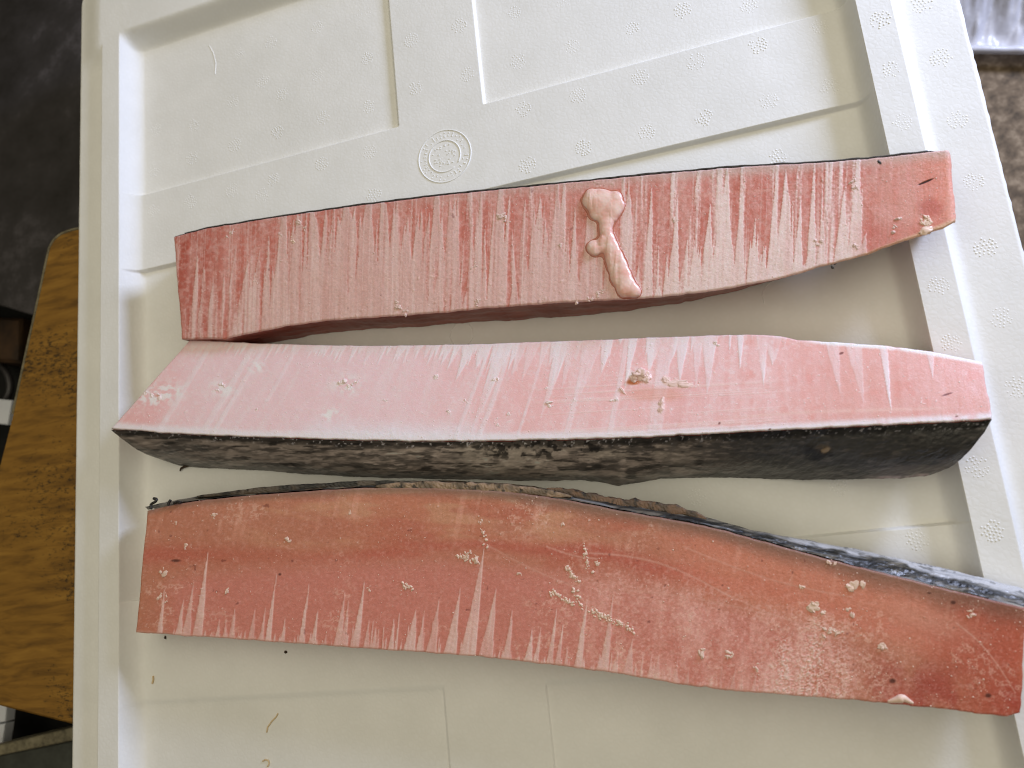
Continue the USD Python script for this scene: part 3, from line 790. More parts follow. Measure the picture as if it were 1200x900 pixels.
def paint2(x, y, S, T):
    yup = np.interp(x, [222, 440, 560, 700, 895, 935, 1060, 1152], [398, 405, 403, 398, 392, 398, 408, 424])
    ylo = np.interp(x, [128, 300, 540, 760, 960, 1163], [502, 512, 516, 512, 502, 491])
    h = y - yup
    k = np.interp(x, [150, 300, 560, 700, 840, 1000, 1150], [0.62, 0.55, 0.36, 0.2, 0.05, -0.12, -0.1])
    xs_ = x + k * h + 1.0 * (n2(x, y, 0.05, 2) - 0.5)
    fr = sstep(-1.5, 4, np.interp(xs_, hx2, hh2) - h + 5 * (n2(xs_, y, 0.5, 3, 0.06) - 0.5))
    lf = np.zeros_like(x)
    for lx_, w, hh in ln2:
        lf = np.maximum(lf, (1 - sstep(w * 0.35, w * 0.7, np.abs(xs_ - lx_))) * (0.55 + 0.45 * n2(xs_, y, 0.2, int(lx_))) * (h < hh))
    fr = fr * (0.45 + 0.55 * sstep(0.3, 0.6, n2(xs_, y, 0.05, 93, 0.01)))
    fr = np.maximum(fr, 0.7 * lf) * (0.7 + 0.3 * sstep(0.3, 0.65, f2(xs_, y, 0.4, 6, 0.02, 3)))
    base = mixc(lin(240, 178, 172), lin(250, 200, 196), f2(x, y, 0.015, 5))
    grit = f2(x, y, 0.55, 71, None, 2) - 0.5
    left = 1 - sstep(420, 640, x)
    base = mixc(base, lin(253, 210, 212), left * 0.8)
    base = mixc(base, lin(228, 162, 146), sstep(760, 1050, x) * 0.8)
    lefttip = (1 - sstep(150, 240, x))
    base = mixc(base, lin(236, 168, 160), lefttip * 0.7)
    powder = sstep(0.5, 0.72, f2(x, y, 0.35, 9)) * 0.35 + 0.30 * sstep(0.4, 0.7, f2(xs_, y, 0.15, 11, 0.02))
    c = mixc(base, lin(250, 222, 220), powder * (1 - 0.6 * sstep(850, 1000, x)))
    # faint cross scratches along the length
    cs = sstep(0.56, 0.64, f2(x + 8 * y, y + 0.06 * x, 0.004, 13, 0.5)) * sstep(600, 680, x) * (1 - sstep(860, 960, x)) * sstep(40, 60, h)
    c = mixc(c, lin(244, 214, 205), cs * 0.45)
    c = mixc(c, lin(246, 230, 230), fr * 0.85)
    for (bx_, by_, br_) in ((409, 451, 17), (388, 486, 12), (260, 455, 14), (178, 466, 20), (200, 458, 16), (748, 440, 14), (300, 430, 10)):
        bl = np.exp(-(((x - bx_) / br_) ** 2 + ((y - by_) / (br_ * 0.6)) ** 2)) * sstep(0.40, 0.62, f2(x, y, 0.22, 73))
        c = mixc(c, lin(250, 236, 232), np.clip(bl * 1.2, 0, 0.9))
    te = (1 - sstep(1.5, 5, h + 2 * grit)) * sstep(930, 970, x)
    c = mixc(c, lin(250, 240, 236), te * 0.9)
    pw = (1 - sstep(0, 30, ylo - y)) * sstep(330, 380, x) * (1 - sstep(520, 620, x)) * (0.4 + 0.6 * f2(x, y, 0.1, 21))
    c = mixc(c, lin(246, 236, 240), np.clip(pw * 1.3, 0, 1) * 0.85)
    e = 1 - sstep(3, 11, ylo - y + 3 * (f2(x, y, 0.05, 22) - 0.5))
    c = mixc(c, lin(244, 232, 232), e * 0.9)
    vein = np.exp(-((ylo - y - np.interp(x, [700, 950, 1100], [14, 20, 16])) / 2.2) ** 2) * sstep(820, 900, x) * (1 - sstep(1080, 1130, x))
    c = mixc(c, lin(240, 196, 182), 0.6 * vein)
    red = sstep(0.55, 0.72, f2(x, y, 0.05, 25)) * sstep(780, 900, x) * 0.4
    c = mixc(c, lin(232, 144, 128), red)
    wet = 1 - sstep(0.5, 1.2, np.sqrt(((x - 768) / 38) ** 2 + ((y - 462) / 10) ** 2) + 0.5 * (f2(x, y, 0.06, 31) - 0.5))
    c = mixc(c, lin(232, 160, 138), wet * 0.6)
    rust = 1 - sstep(0.5, 1.1, np.sqrt(((x - 742) / 10) ** 2 + ((y - 448) / 4) ** 2))
    c = mixc(c, lin(206, 120, 74), rust)
    spk = sstep(0.70, 0.78, f2(x, y, 0.3, 12))
    c = mixc(c, lin(246, 226, 220), spk * 0.7)
    for (nx__, ny__, a, b) in ((1110, 462, 7, 1.3), (986, 414, 3, 1.6), (843, 496, 1.6, 1.6), (1121, 488, 2.0, 1.0), (902, 503, 2, 1.2)):
        dkk = 1 - sstep(0.6, 1.2, np.sqrt(((x - nx__) / a) ** 2 + ((y - ny__ + 0.3 * (x - nx__)) / b) ** 2))
        c = mixc(c, lin(120, 52, 46), dkk * 0.85)
    c = c * (1 + 0.09 * grit)[..., None]
    bump = 0.0002 * fr + 0.0002 * spk + 0.00010 * grit + 0.0004 * (f2(x, y, 0.05, 18) - 0.5) + 0.00006 * cs + 0.0003 * np.clip(pw, 0, 1) * f2(x, y, 0.3, 33)
    return c, bump


f2_up = [(222, 398), (300, 402), (370, 404), (440, 405), (500, 404), (560, 403), (640, 400), (700, 398), (760, 395), (800, 394), (850, 392), (895, 392), (915, 394), (935, 398), (965, 400), (1000, 402), (1040, 405), (1080, 410), (1110, 415), (1152, 424)]
f2_lo = [(129, 502), (200, 508), (250, 510), (300, 512), (360, 514), (420, 516), (480, 517), (540, 517), (600, 516), (660, 515), (720, 513), (760, 512), (810, 509), (860, 507), (910, 504), (960, 502), (1010, 499), (1060, 497), (1110, 494), (1163, 491)]
f2_sk = [(196, 540), (210, 546), (250, 549), (300, 551), (350, 555), (400, 558), (450, 560), (500, 561), (560, 562), (620, 564), (680, 563), (705, 565), (725, 569), (748, 566), (775, 561), (820, 560), (860, 560), (900, 561), (950, 562), (1000, 562), (1050, 561), (1085, 558), (1100, 554)]


def f2_lob(E, s):
    n = len(E)
    k = np.linspace(0, 1, n)
    pp = resample(f2_sk, n)
    return np.array([at(x, y, 0.031 + 0.017 * float(sstep(0.75, 0.97, kk))) for (x, y), kk in zip(pp, k)])


fish2 = Fish('fish_loin', 'middle frozen fish loin, palest pink face frosted white above a broad dark grey skin side', f2_up, f2_lo,
             lambda k: 0.054 + 0.009 * k, lambda k: 0.066 + 0.009 * k, bottom(0.031, 0.048, 0.002), lambda E, s: f2_lob(E, s) + np.array([0, 0.003, 0.0006]), paint=paint2, gain=1.02)
E = fish2.G[:, -1] + np.array([0, -0.0004, 0.0002])
B2 = f2_lob(fish2.L, fish2)
q = skin_sheet(E, B2, 90, 0.0045, (0, -0.75, 0.55), seed=51, rough=0.0007)
pq = to_px(q)
x_, y_ = pq[..., 0], pq[..., 1]
W_ = np.tile(np.linspace(0, 1, 90), (q.shape[0], 1))
fib = f2(x_, y_, 0.035, 52, 0.22, 5)
fib2 = f2(x_, y_, 0.10, 53, 0.45, 4)
big = f2(x_, y_, 0.012, 57, 0.03, 3)
midz = sstep(430, 520, x_) * (1 - sstep(760, 860, x_))
rgt = sstep(800, 900, x_)
c = mixc(np.tile(lin(72, 66, 58), (*q.shape[:2], 1)), lin(128, 116, 102), sstep(0.38, 0.66, fib) * (1 - 0.75 * rgt))
c = mixc(c, lin(134, 124, 108), midz * sstep(0.40, 0.58, big + 0.35 * (fib - 0.5)) * 0.75 * (1 - sstep(0.6, 0.95, W_)))
c = mixc(c, lin(62, 61, 56), rgt * 0.85)
c = mixc(c, lin(160, 146, 130), sstep(0.55, 0.72, fib2) * 0.5 * (1 - 0.75 * rgt))
c = mixc(c, lin(112, 102, 90), sstep(0.5, 0.62, f2(x_, y_, 0.022, 63, 0.08, 4)) * sstep(0.45, 0.8, W_) * 0.6 * sstep(850, 960, x_))
c = mixc(c, lin(34, 32, 28), sstep(0.56, 0.68, f2(x_, y_, 0.05, 54, 0.30, 5)) * 0.8 * (1 - 0.5 * rgt))
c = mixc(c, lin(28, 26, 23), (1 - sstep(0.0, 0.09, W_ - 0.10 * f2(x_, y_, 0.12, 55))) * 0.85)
c = mixc(c, lin(22, 20, 17), sstep(0.50, 0.64, f2(x_, y_, 0.16, 64, 0.22)) * (1 - sstep(0.2, 0.5, W_)) * sstep(540, 590, x_) * (1 - sstep(690, 740, x_)) * 0.9)
c = mixc(c, lin(190, 184, 178), sstep(0.62, 0.72, f2(x_, y_, 0.4, 56)) * (1 - sstep(0.04, 0.16, W_)) * 0.5)
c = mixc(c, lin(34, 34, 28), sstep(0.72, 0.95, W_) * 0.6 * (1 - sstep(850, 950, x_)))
c = mixc(c, lin(110, 96, 76), (1 - sstep(0.3, 1.1, np.sqrt(((x_ - 965) / 12) ** 2 + ((y_ - 527) / 7) ** 2) + 0.8 * (f2(x_, y_, 0.2, 58) - 0.5))) * 0.85)
c = mixc(c, lin(14, 13, 11), (1 - sstep(0.6, 1.1, np.sqrt(((x_ - 957) / 20) ** 2 + ((y_ - 531) / 9) ** 2) + 1.6 * (f2(x_, y_, 0.12, 59) - 0.5))) * 0.75)
c = mixc(c, lin(150, 128, 96), (1 - sstep(0.3, 0.8, np.sqrt(((x_ - 968) / 9) ** 2 + ((y_ - 527) / 5) ** 2) + 1.5 * (f2(x_, y_, 0.2, 58) - 0.5))) * 0.85)
c = mixc(c, lin(200, 176, 162), sstep(0.88, 0.97, W_) * sstep(1000, 1060, x_) * sstep(0.45, 0.6, f2(x_, y_, 0.06, 61)) * 0.7)
fine_ = f2(x_ + 0.8 * y_, y_, 0.16, 66, 0.6, 3) - 0.5
c = np.clip(c * (np.interp(x_, [130, 380, 480, 700, 860, 1160], [1.5, 1.8, 2.5, 2.2, 1.25, 1.05]) * (1 + 0.75 * fine_))[..., None] * np.array([0.98, 1.0, 1.18]), 0.004, 0.6)
obj('skin', (q.reshape(-1, 3), grid_faces(*q.shape[:2], True)), M['skin'], fish2.o, smooth=True, col=c.reshape(-1, 3))
ch = obj('ice_chunk', cat_mesh([lump(fish2.on(750, 439) + [0, 0, 0.0006], (0.0040, 0.0036, 0.0024), 9, sub=3, amp=0.8), lump(fish2.on(757, 442), (0.0034, 0.0026, 0.0018), 4, sub=3, amp=0.8), lump(fish2.on(744, 444), (0.0026, 0.002, 0.0013), 5, sub=3, amp=0.8)]), M['pink_ice'], fish2.o, smooth=True)
obj('ice_flake', cat_mesh([lump(fish2.on(x, y), (a, b, 0.0005), sd, sub=3, amp=0.9) for x, y, a, b, sd in ((792, 450, 0.006, 0.0022, 3), (803, 452, 0.004, 0.0018, 6), (782, 447, 0.003, 0.0016, 7))]), M['pink_ice'], fish2.o, smooth=True)
obj('ice_flake', cat_mesh([lump(fish2.on(x, y), (a, b, 0.0006), sd, sub=3, amp=0.8) for x, y, a, b, sd in ((775, 472, 0.0026, 0.0012, 5), (775, 480, 0.0026, 0.0014, 5), (730, 458, 0.003, 0.0007, 1))]), M['pink_ice'], fish2.o, smooth=True)
fish2.crumbs([(400, 450, 6), (409, 453, 6), (416, 449, 4), (263, 452, 6), (257, 458, 4), (178, 464, 5), (186, 467, 6), (170, 462, 4), (579, 445, 4), (645, 474, 5), (598, 486, 4.5), (510, 443, 4), (526, 483, 3.5), (585, 499, 4), (718, 470, 4), (838, 404, 4), (452, 470, 3), (300, 480, 3), (545, 470, 3), (640, 455, 3), (820, 450, 3)], 'white_ice')
fish2.grains(1100, lambda x, y: 0.08 + 0.92 * sstep(0.48, 0.7, f2(x, y, 0.045, 78)) * (x < 850), m='white_ice', seed=4, size=(0.18, 0.5))
obj('skin_shred', tube(np.array([at(x, y, 0.032) for x, y in ((222, 545), (216, 547), (212, 549), (211, 552))]), [0.0012, 0.001, 0.0008, 0.0005]), M['brown'], fish2.o, smooth=True)

# ---- fish 3: the nearest, darker, frost spikes rising from its lower edge
r3 = np.random.default_rng(9)
sp3 = [(186, 9, 60, 0.3), (208, 12, 46, 0.5), (217, 14, 66, 0.6), (230, 16, 105, 0.55), (254, 6, 22, 0), (262, 5, 26, 0), (270, 10, 42, 0.3), (293, 11, 40, 0.3), (305, 6, 44, 0.5), (313, 10, 82, 0.55), (330, 9, 30, 0), (352, 10, 74, 0.5), (366, 10, 44, 0.3), (395, 16, 66, 0.3), (402, 8, 60, 0), (415, 14, 84, 0.7), (428, 8, 34, 0), (437, 8, 30, 0), (457, 10, 38, 0), (478, 22, 52, 0.5), (490, 10, 52, 0.4), (504, 18, 66, 0.5), (526, 22, 82, 0.6), (547, 26, 135, 0.75), (568, 24, 84, 0.5), (592, 14, 64, 0.4), (618, 14, 42, 0.2), (627, 7, 44, 0.5), (643, 8, 68, 0.5), (652, 10, 50, 0.6), (676, 14, 84, 0.6), (706, 16, 98, 0.5), (734, 18, 46, 0.3), (768, 12, 36, 0), (790, 10, 34, 0)]
for x in np.arange(200, 640, 4.0):
    sp3.append((x + r3.uniform(-3, 3), r3.uniform(1.5, 4.5), r3.uniform(2, 30) * (1.6 if 390 < x < 560 else 0.6), r3.uniform(-.3, .8)))
for x in np.arange(640, 1000, 7.0):
    sp3.append((x + r3.uniform(-4, 4), r3.uniform(2, 8), r3.uniform(4, 36), r3.uniform(-.3, .6)))
sp3 = [(a + 1, b * (0.72 if b > 8 else 1.0), h_, s_) for a, b, h_, s_ in sp3]
hx3, hh3 = heights(sp3, power=1.1)


def paint3(x, y, S, T):
    yup = np.interp(x, [172, 230, 300, 380, 450, 520, 600, 660, 720, 800, 900, 1000, 1100, 1200], [598, 587, 580, 574, 571, 571, 577, 585, 596, 610, 636, 662, 688, 712])
    ylo = np.interp(x, [158, 300, 460, 560, 640, 720, 800, 880, 960, 1040, 1120, 1195], [741, 751, 763, 770, 778, 789, 803, 812, 818, 824, 833, 840])
    hb, ht = ylo - y, y - yup
    xs_ = x + 0.10 * (y - ylo) + 1.0 * (n2(x, y, 0.05, 2) - 0.5)
    fr = sstep(-1.5, 4, np.interp(xs_, hx3, hh3) - hb + 5 * (n2(xs_, y, 0.5, 3, 0.06) - 0.5))
    fr = fr * (1 - 0.55 * sstep(700, 800, x)) * (0.75 + 0.25 * sstep(0.3, 0.65, f2(xs_, y, 0.4, 6, 0.02, 3)))
    # muscle bands: warm tan above, red mid line, pinker below
    warp = 14 * (f2(x, y, 0.012, 41) - 0.5)
    grit = f2(x, y, 0.55, 71, None, 2) - 0.5
    v = ht + warp
    base = mixc(lin(170, 110, 84), lin(166, 100, 78), f2(x, y, 0.02, 5))
    # chevron muscle layers running into each other
    diag = f2(x + 1.4 * y, y - 0.15 * x, 0.012, 42, 0.055, 3)
    base = mixc(base, lin(178, 124, 94), sstep(0.42, 0.56, diag) * 0.85 * sstep(250, 360, x) * (1 - sstep(640, 760, x)) * (1 - sstep(50, 85, ht)))
    base = mixc(base, lin(166, 84, 62), 0.7 * sstep(0.5, 0.62, f2(x - 1.2 * y, y, 0.016, 43, 0.06, 3)) * 0.7 * sstep(330, 480, x) * (1 - sstep(10, 20, np.abs(ht - 45) - 25)))
    midb = np.exp(-((y - np.interp(x, [160, 400, 560, 700, 800, 900, 1000, 1200], [650, 652, 636, 650, 672, 690, 724, 770]) + 9 * (f2(x, y, 0.025, 44) - 0.5)) / np.interp(x, [160, 560, 700, 900], [12, 9, 13, 11])) ** 2)
    base = mixc(base, lin(164, 72, 56), midb * np.interp(x, [160, 330, 480, 700, 1000], [0.6, 0.35, 0.5, 0.75, 0.6]))
    low_ = sstep(70, 105, ht) * sstep(170, 220, x)
    base = mixc(base, lin(184, 110, 98), low_ * 0.8 * (1 - sstep(900, 1050, x)))
    orng = sstep(740, 850, x) * (1 - sstep(60, 100, ht))
    base = mixc(base, lin(190, 114, 90), orng * 0.7)
    right = sstep(1060, 1150, x + 40 * (f2(x, y, 0.02, 46) - 0.5))
    base = mixc(base, lin(158, 68, 46), right * 0.8)
    lowr = sstep(980, 1080, x + 60 * (f2(x, y, 0.02, 45) - 0.5)) * sstep(75, 120, ht)
    base = mixc(base, lin(142, 42, 32), lowr * 0.75 * sstep(0.3, 0.6, f2(x, y, 0.03, 47)))
    powder = sstep(0.46, 0.70, f2(x, y, 0.40, 9)) * sstep(640, 740, x) * (1 - sstep(960, 1140, x)) * sstep(50, 80, ht)
    pw2 = sstep(0.36, 0.7, f2(xs_, y, 0.06, 48, 0.02)) * sstep(640, 740, x) * (1 - sstep(930, 1030, x)) * sstep(60, 100, ht)
    c = mixc(base, lin(210, 158, 146), np.clip(powder * 0.45 + pw2 * 0.5 + 0.18 * sstep(0.5, .7, f2(x, y, 0.3, 65)), 0, 0.9))
    lines3 = f2(xs_, y, 0.16, 67, 0.012, 3)
    gran = sstep(0.44, 0.62, f2(x, y, 0.62, 50, None, 2) + 0.25 * (lines3 - 0.5)) * (np.exp(-((x - 955 - 0.1 * (760 - y)) / 15) ** 2) * sstep(700, 740, y) + 0.8 * np.exp(-((x - 918) / 10) ** 2) * sstep(735, 760, y) + 0.5 * np.exp(-((x - 985) / 9) ** 2) * sstep(725, 745, y) + 0.35 * sstep(740, 790, y) * sstep(860, 900, x) * (1 - sstep(990, 1020, x)))
    c = mixc(c, lin(216, 178, 168), np.clip(gran, 0, 1) * 0.7)
    thin = sstep(0.58, 0.68, f2(xs_ + 0.1 * (y - ylo), y, 0.16, 51, 0.01, 2)) * (1 - sstep(30, 90, ht)) * 0.25 * sstep(0.4, 0.6, f2(x, y, 0.05, 68))
    c = mixc(c, lin(208, 150, 130), thin)
    c = mixc(c, mixc(lin(196, 154, 144), lin(212, 182, 174), f2(xs_, y, 0.4, 69, 0.03)), fr * (0.6 + 0.3 * sstep(0.3, 0.6, n2(xs_, y, 0.06, 94, 0.01))))
    lacy = sstep(0.53, 0.60, f2(x, y, 0.16, 61)) * (1 - sstep(0.60, 0.66, f2(x, y, 0.16, 61))) * sstep(0.5, 0.62, f2(x, y, 0.015, 62))
    c = mixc(c, lin(222, 184, 166), lacy * 0.35)
    c = c * (1.42 * (1 + 0.22 * grit))[..., None]
    # long hair scratches
    for (xa, ya, xb, yb, cv, st) in ((690, 648, 860, 702, -14, 0.5), (800, 640, 1000, 700, 8, 0.35), (560, 632, 680, 690, 4, 0.35), (840, 690, 1000, 740, 10, 0.35), (1120, 730, 1190, 812, -10, 0.7), (640, 640, 700, 655, 3, .5), (700, 690, 900, 720, -6, 0.3)):
        t = np.clip((x - xa) / (xb - xa), 0, 1)
        yc = ya + (yb - ya) * t + cv * np.sin(np.pi * t)
        c = mixc(c, lin(230, 176, 158), np.exp(-((y - yc) / 1.1) ** 2) * ((x > xa) & (x < xb)) * st)
    pale = np.exp(-(((x - 1090) / 50) ** 2 + ((y - 728 - 0.25 * (x - 1090)) / 16) ** 2)) * 0.5
    c = mixc(c, lin(218, 152, 130), pale)
    ed = 1 - sstep(1, np.interp(x, [172, 600, 900, 1200], [9, 18, 26, 40]) * (0.6 + 0.8 * f2(x, y, 0.03, 55)), ht)
    c = mixc(c, lin(104, 88, 74), ed * np.interp(x, [172, 600, 900, 1200], [0.5, 0.75, 0.75, 0.65]))
    dk = sstep(0.74, 0.81, f2(x, y, 0.14, 56)) * 0.6
    c = mixc(c, lin(110, 40, 32), dk)
    for (nx__, ny__, a, b) in ((206, 657, 6, 1.8), (1117, 706, 3.5, 2.5), (328, 673, 2, 1.6), (1046, 798, 4, 3.0), (1089, 695, 2.5, 1.2), (1158, 815, 4, 3)):
        dkk = 1 - sstep(0.5, 1.3, np.sqrt(((x - nx__) / a) ** 2 + ((y - ny__) / b) ** 2))
        c = mixc(c, lin(70, 26, 20), dkk * 0.85)
    spk = sstep(0.72, 0.79, f2(x, y, 0.3, 12)) * (0.3 + 0.7 * sstep(0.4, 0.6, f2(x, y, 0.02, 13)))
    c = mixc(c, lin(232, 196, 180), spk * 0.7)
    lowedge = 1 - sstep(1.0, 4.0, hb)
    c = mixc(c, lin(226, 168, 150), lowedge * 0.5 * (1 - sstep(930, 1000, x)))
    bump = 0.0002 * fr + 0.0003 * spk + 0.00025 * grit + 0.0006 * (f2(x, y, 0.03, 18) - 0.5) + 0.0004 * gran * f2(x, y, 0.42, 50) + 0.00015 * (f2(xs_, y, 0.35, 19, 0.03) - 0.5)
    return c, bump


f3_up = [(172, 598), (200, 592), (230, 587), (265, 583), (300, 580), (340, 577), (380, 574), (420, 572), (450, 571), (490, 571), (520, 572), (560, 574), (600, 577), (630, 581), (660, 585), (690, 591), (720, 597), (760, 604), (800, 611), (825, 616), (850, 622), (875, 629), (900, 636), (950, 650), (1000, 663), (1050, 675), (1100, 688), (1150, 700), (1204, 713)]
f3_lo = [(158, 741), (220, 746), (260, 748), (300, 751), (340, 754), (380, 757), (420, 760), (460, 763), (510, 766), (560, 770), (600, 774), (640, 779), (680, 784), (720, 789), (760, 796), (800, 803), (840, 808), (880, 812), (920, 815), (960, 818), (1000, 821), (1040, 825), (1080, 829), (1120, 833), (1150, 837), (1180, 840), (1196, 836)]
fish3 = Fish('fish_loin', 'nearest frozen fish loin, deep orange red, frost spikes along its lower edge', f3_up, f3_lo,
             lambda k: 0.065 + 0.008 * k, lambda k: 0.058 + 0.010 * k, bottom(0.031, 0.049, -0.003), bottom(0.031, 0.049, 0.004, 0, -0.004), paint=paint3)
E = fish3.G[:, 0] + np.array([0, 0.0006, -0.0002])
f3_out = [(171, 595), (230, 583), (300, 573), (380, 567), (450, 564), (520, 563), (600, 567), (640, 572), (700, 584), (760, 593), (825, 605), (880, 621), (940, 632), (1000, 643), (1060, 656), (1100, 665), (1150, 677), (1206, 692)]
zb3 = lambda k: 0.050 + 0.002 * k
B3 = np.array([at(x, y, zb3(k)) for k, (x, y) in zip(np.linspace(0, 1, fish3.ns), resample(f3_out, fish3.ns))])
q1 = skin_sheet(E, B3, 40, 0.002, (0, 0.6, 0.8), seed=71, rough=0.0009)
LB3 = B3.copy()
LB3[:, 2] = 0.031 + 0.018 * sstep(0.72, 0.95, np.linspace(0, 1, len(B3)))
q2 = skin_sheet(B3, LB3 + [0, -0.004, 0], 10, 0.001, (0, 1, 0), seed=72, rough=0.0)
q2[:, 0] = q1[:, -1]
q = np.concatenate([q1, q2[:, 1:]], 1)
pq = to_px(q)
x_, y_ = pq[..., 0], pq[..., 1]
W_ = np.tile(np.r_[np.linspace(0, 1, 40), np.ones(9)], (q.shape[0], 1))
c = mixc(np.tile(lin(44, 43, 40), (*q.shape[:2], 1)), lin(116, 108, 94), sstep(0.42, 0.64, f2(x_, y_, 0.06, 73, 0.3, 5)) * 0.8)
c = mixc(c, lin(120, 96, 72), sstep(0.5, 0.66, f2(x_, y_, 0.08, 74, 0.2)) * sstep(280, 420, x_) * (1 - sstep(640, 700, x_)) * 0.6)
fst = sstep(870, 960, x_) * sstep(0.30, 0.62, W_ + 0.7 * (f2(x_, y_ - 0.24 * x_, 0.05, 75, 0.14, 5) - 0.5) - 0.25 * sstep(0.55, 0.7, f2(x_, y_, 0.02, 79)))
c = mixc(c, lin(205, 204, 204), np.clip(fst, 0, 1) * 0.85)
c = mixc(c, lin(70, 70, 70), fst * sstep(0.5, 0.62, f2(x_, y_ - 0.26 * x_, 0.11, 88, 0.3, 4)) * 0.75)
c = mixc(c, lin(150, 152, 155), sstep(0.60, 0.66, f2(x_, y_ - 0.22 * x_, 0.02, 76, 0.5, 3)) * 0.5 * sstep(600, 700, x_))
c = mixc(c, lin(18, 18, 18), (1 - sstep(0.06, 0.16, np.abs(W_ - 0.28 - 0.1 * (f2(x_, y_, 0.03, 70) - .5)))) * 0.7 * sstep(620, 720, x_))
obj('skin', (q.reshape(-1, 3), grid_faces(*q.shape[:2])), M['skin'], fish3.o, smooth=True, col=c.reshape(-1, 3))


def ragged(pts, w0, z, nn, seed, cols_, name):
    """A ragged strip of dried fat lying on the skin edge."""
    p = resample(np.array([at(x, y, z) for x, y in pts]), nn)
    t = np.linspace(0, 1, nn)
    m = 16
    u = np.linspace(-1, 1, m)[None]
    env = (np.sin(np.pi * np.clip(t, 0.0, 1)) ** 0.35)[:, None]
    wid = w0 * env * (0.55 + 0.9 * fbm(np.stack([t * 16, t * 0, t * 0], -1), 4, seed))[:, None]
    dirv = np.gradient(p, axis=0)[:, :2]
    dirv /= np.linalg.norm(dirv, axis=1, keepdims=True)
    nrm = np.c_[-dirv[:, 1], dirv[:, 0], np.zeros(nn)]
    q = p[:, None] + nrm[:, None] * (u * wid)[..., None]
    rough = fbm(np.stack([t[:, None] * 150 + 0 * u, u * 3 + 0 * t[:, None], 0 * u + 0 * t[:, None]], -1), 4, seed + 1)
    q[..., 2] += 0.0007 * np.sqrt(np.maximum(1 - u ** 2, 0)) * (0.4 + 1.2 * rough) * env - 0.003 * (np.abs(u) > 0.97)
    pxx = to_px(q)
    cc = mixc(np.tile(cols_[0], (*q.shape[:2], 1)), cols_[1], sstep(0.4, 0.62, f2(pxx[..., 0], pxx[..., 1], 0.09, seed + 2)))
    cc = mixc(cc, lin(30, 24, 20), sstep(0.58, 0.7, f2(pxx[..., 0], pxx[..., 1], 0.2, seed + 3)) * 0.9)
    return obj(name, (q.reshape(-1, 3), grid_faces(nn, m, True)), M['skin'], fish3.o, smooth=True, col=cc.reshape(-1, 3))


ragged([(640, 573), (680, 580), (720, 590), (760, 593), (800, 599), (828, 608)], 0.0032, 0.0625, 220, 81, (lin(80, 64, 50), lin(112, 84, 62)), 'fat_strip')
ragged([(440, 570), (500, 569), (560, 571), (620, 575), (670, 582)], 0.0030, 0.0665, 260, 83, (lin(100, 84, 66), lin(156, 130, 104)), 'fat_strip')
ragged([(230, 582), (300, 575), (380, 569), (450, 566), (520, 566)], 0.0020, 0.0635, 240, 85, (lin(40, 38, 34), lin(84, 74, 62)), 'fat_strip')
for pts in ([(177, 597), (177, 591), (182, 588), (184, 585), (180, 584)], [(197, 592), (198, 589), (200, 586)], [(204, 590), (208, 588), (212, 589)]):
    obj('skin_curl', tube(resample(np.array([at(x, y, 0.0665) for x, y in pts]), 16), 0.0010), M['dark_scrap'], fish3.o, smooth=True)
fish3.crumbs([(545, 652, 6), (551, 648, 4), (540, 655, 4), (559, 655, 6), (475, 687, 4), (660, 615, 3), (566, 612, 5), (972, 738, 5), (980, 742, 4), (824, 764, 5), (855, 765, 4), (887, 782, 3.5), (1035, 757, 5), (1140, 718, 4), (190, 669, 6), (188, 698, 6), (194, 704, 3), (265, 690, 5), (250, 605, 5), (206, 613, 3), (218, 638, 4), (340, 632, 5), (999, 719, 4), (975, 659, 4), (610, 672, 3), (432, 692, 3), (410, 600, 3), (700, 660, 4)], 'warm_ice')
fish3.crumbs([(953, 712, 9), (957, 709, 6), (1000, 685, 7), (941, 688, 4)], 'fat', 'fat_crumb')
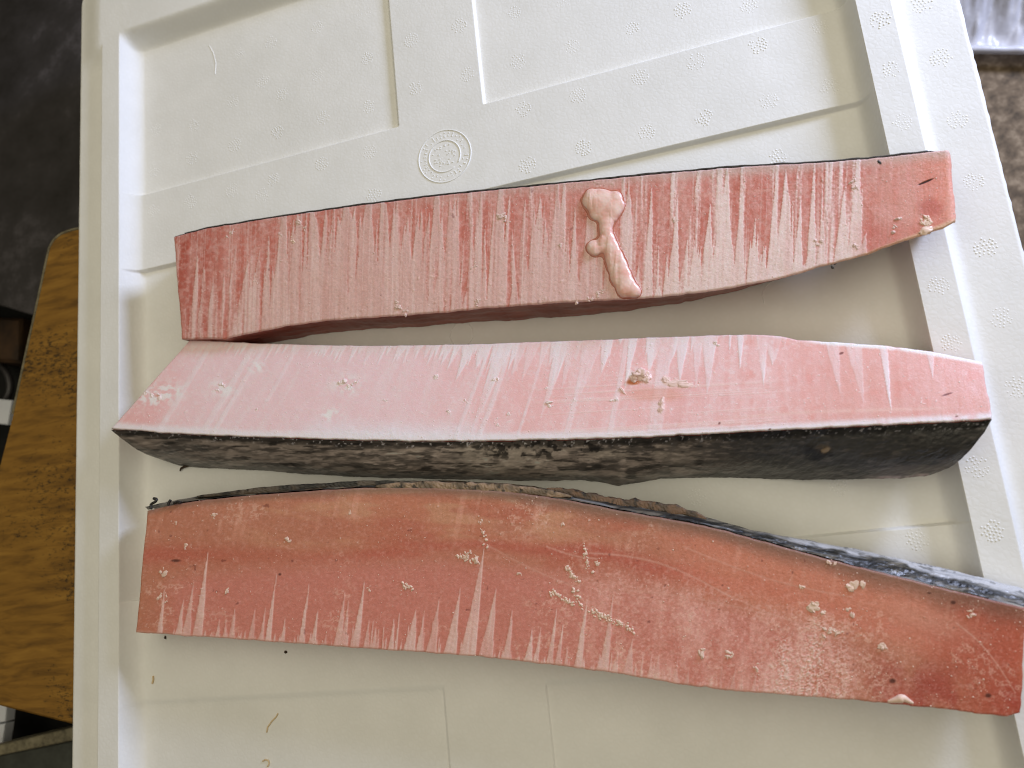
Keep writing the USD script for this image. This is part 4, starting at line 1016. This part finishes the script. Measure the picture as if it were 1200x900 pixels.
obj('fat_edge', tube(resample(np.array([fish3.on(x, y) for x, y in ((1040, 822), (1050, 820), (1058, 818), (1066, 822), (1070, 824))]), 20), np.r_[np.linspace(0.0006, 0.0022, 10), np.linspace(0.0022, 0.0006, 10)]), M['fat'], fish3.o, smooth=True)
rr3 = np.random.default_rng(17)
pts = []
for (xa, ya, xb, yb, n) in ((536, 648, 562, 660, 16), (560, 610, 572, 640, 8), (684, 640, 690, 668, 12), (470, 684, 484, 692, 6), (643, 692, 672, 708, 18), (690, 714, 742, 737, 30), (672, 690, 682, 712, 8), (662, 664, 680, 682, 16)):
    for t in rr3.random(3 * n):
        pts.append((xa + (xb - xa) * t + rr3.normal() * 1.4, ya + (yb - ya) * t + rr3.normal() * 2.0, 0.7 + 1.7 * rr3.random() ** 2))
q = obj('crumb_row', cat_mesh([lump(fish3.on(x, y), (r * 0.0005, r * 0.00034, r * 0.0002), int(x * 7 + y), sub=1, amp=0.8) for x, y, r in pts]), M['fat'], fish3.o, smooth=True)
tag(q, 'broken line of pale flakes', kind='stuff')
fish3.grains(900, lambda x, y: 0.10 + 0.90 * sstep(0.52, 0.72, f2(x, y, 0.04, 79)), m='warm_ice', seed=6, size=(0.18, 0.5))

# ------------------------------------------------------------------ scraps on the lid
for pts, r, m, lab in (([(313, 858), (314, 852), (319, 845), (324, 840), (326, 836)], 0.0005, 'scrap', 'thin curled tan shred on the foam between fish and lower picture edge'),
                       ([(308, 892), (311, 890), (315, 891), (316, 895), (314, 898)], 0.0005, 'scrap', 'tiny hooked tan shred at the lower picture edge'),
                       ([(180, 792), (180, 797), (179, 801)], 0.0007, 'scrap', 'short tan shred near the lower left of the foam lid')):
    o = obj('fish_scrap', tube(resample(np.array([on_lid(*p) + [0, 0, 0.0004] for p in pts]), 20), r), M[m], smooth=True)
    tag(o, lab, 'scrap', 'fish scraps on the foam lid')
for (x, y), lab in (((335, 764), 'dark speck on the foam under the nearest fish'), ((194, 747), 'small dark speck by the lower left corner of the nearest fish')):
    o = obj('fish_scrap', lump(on_lid(x, y) + [0, 0, 0.0003], 0.0011, x, amp=0.9), M['brown'], smooth=True)
    tag(o, lab, 'scrap', 'fish scraps on the foam lid')
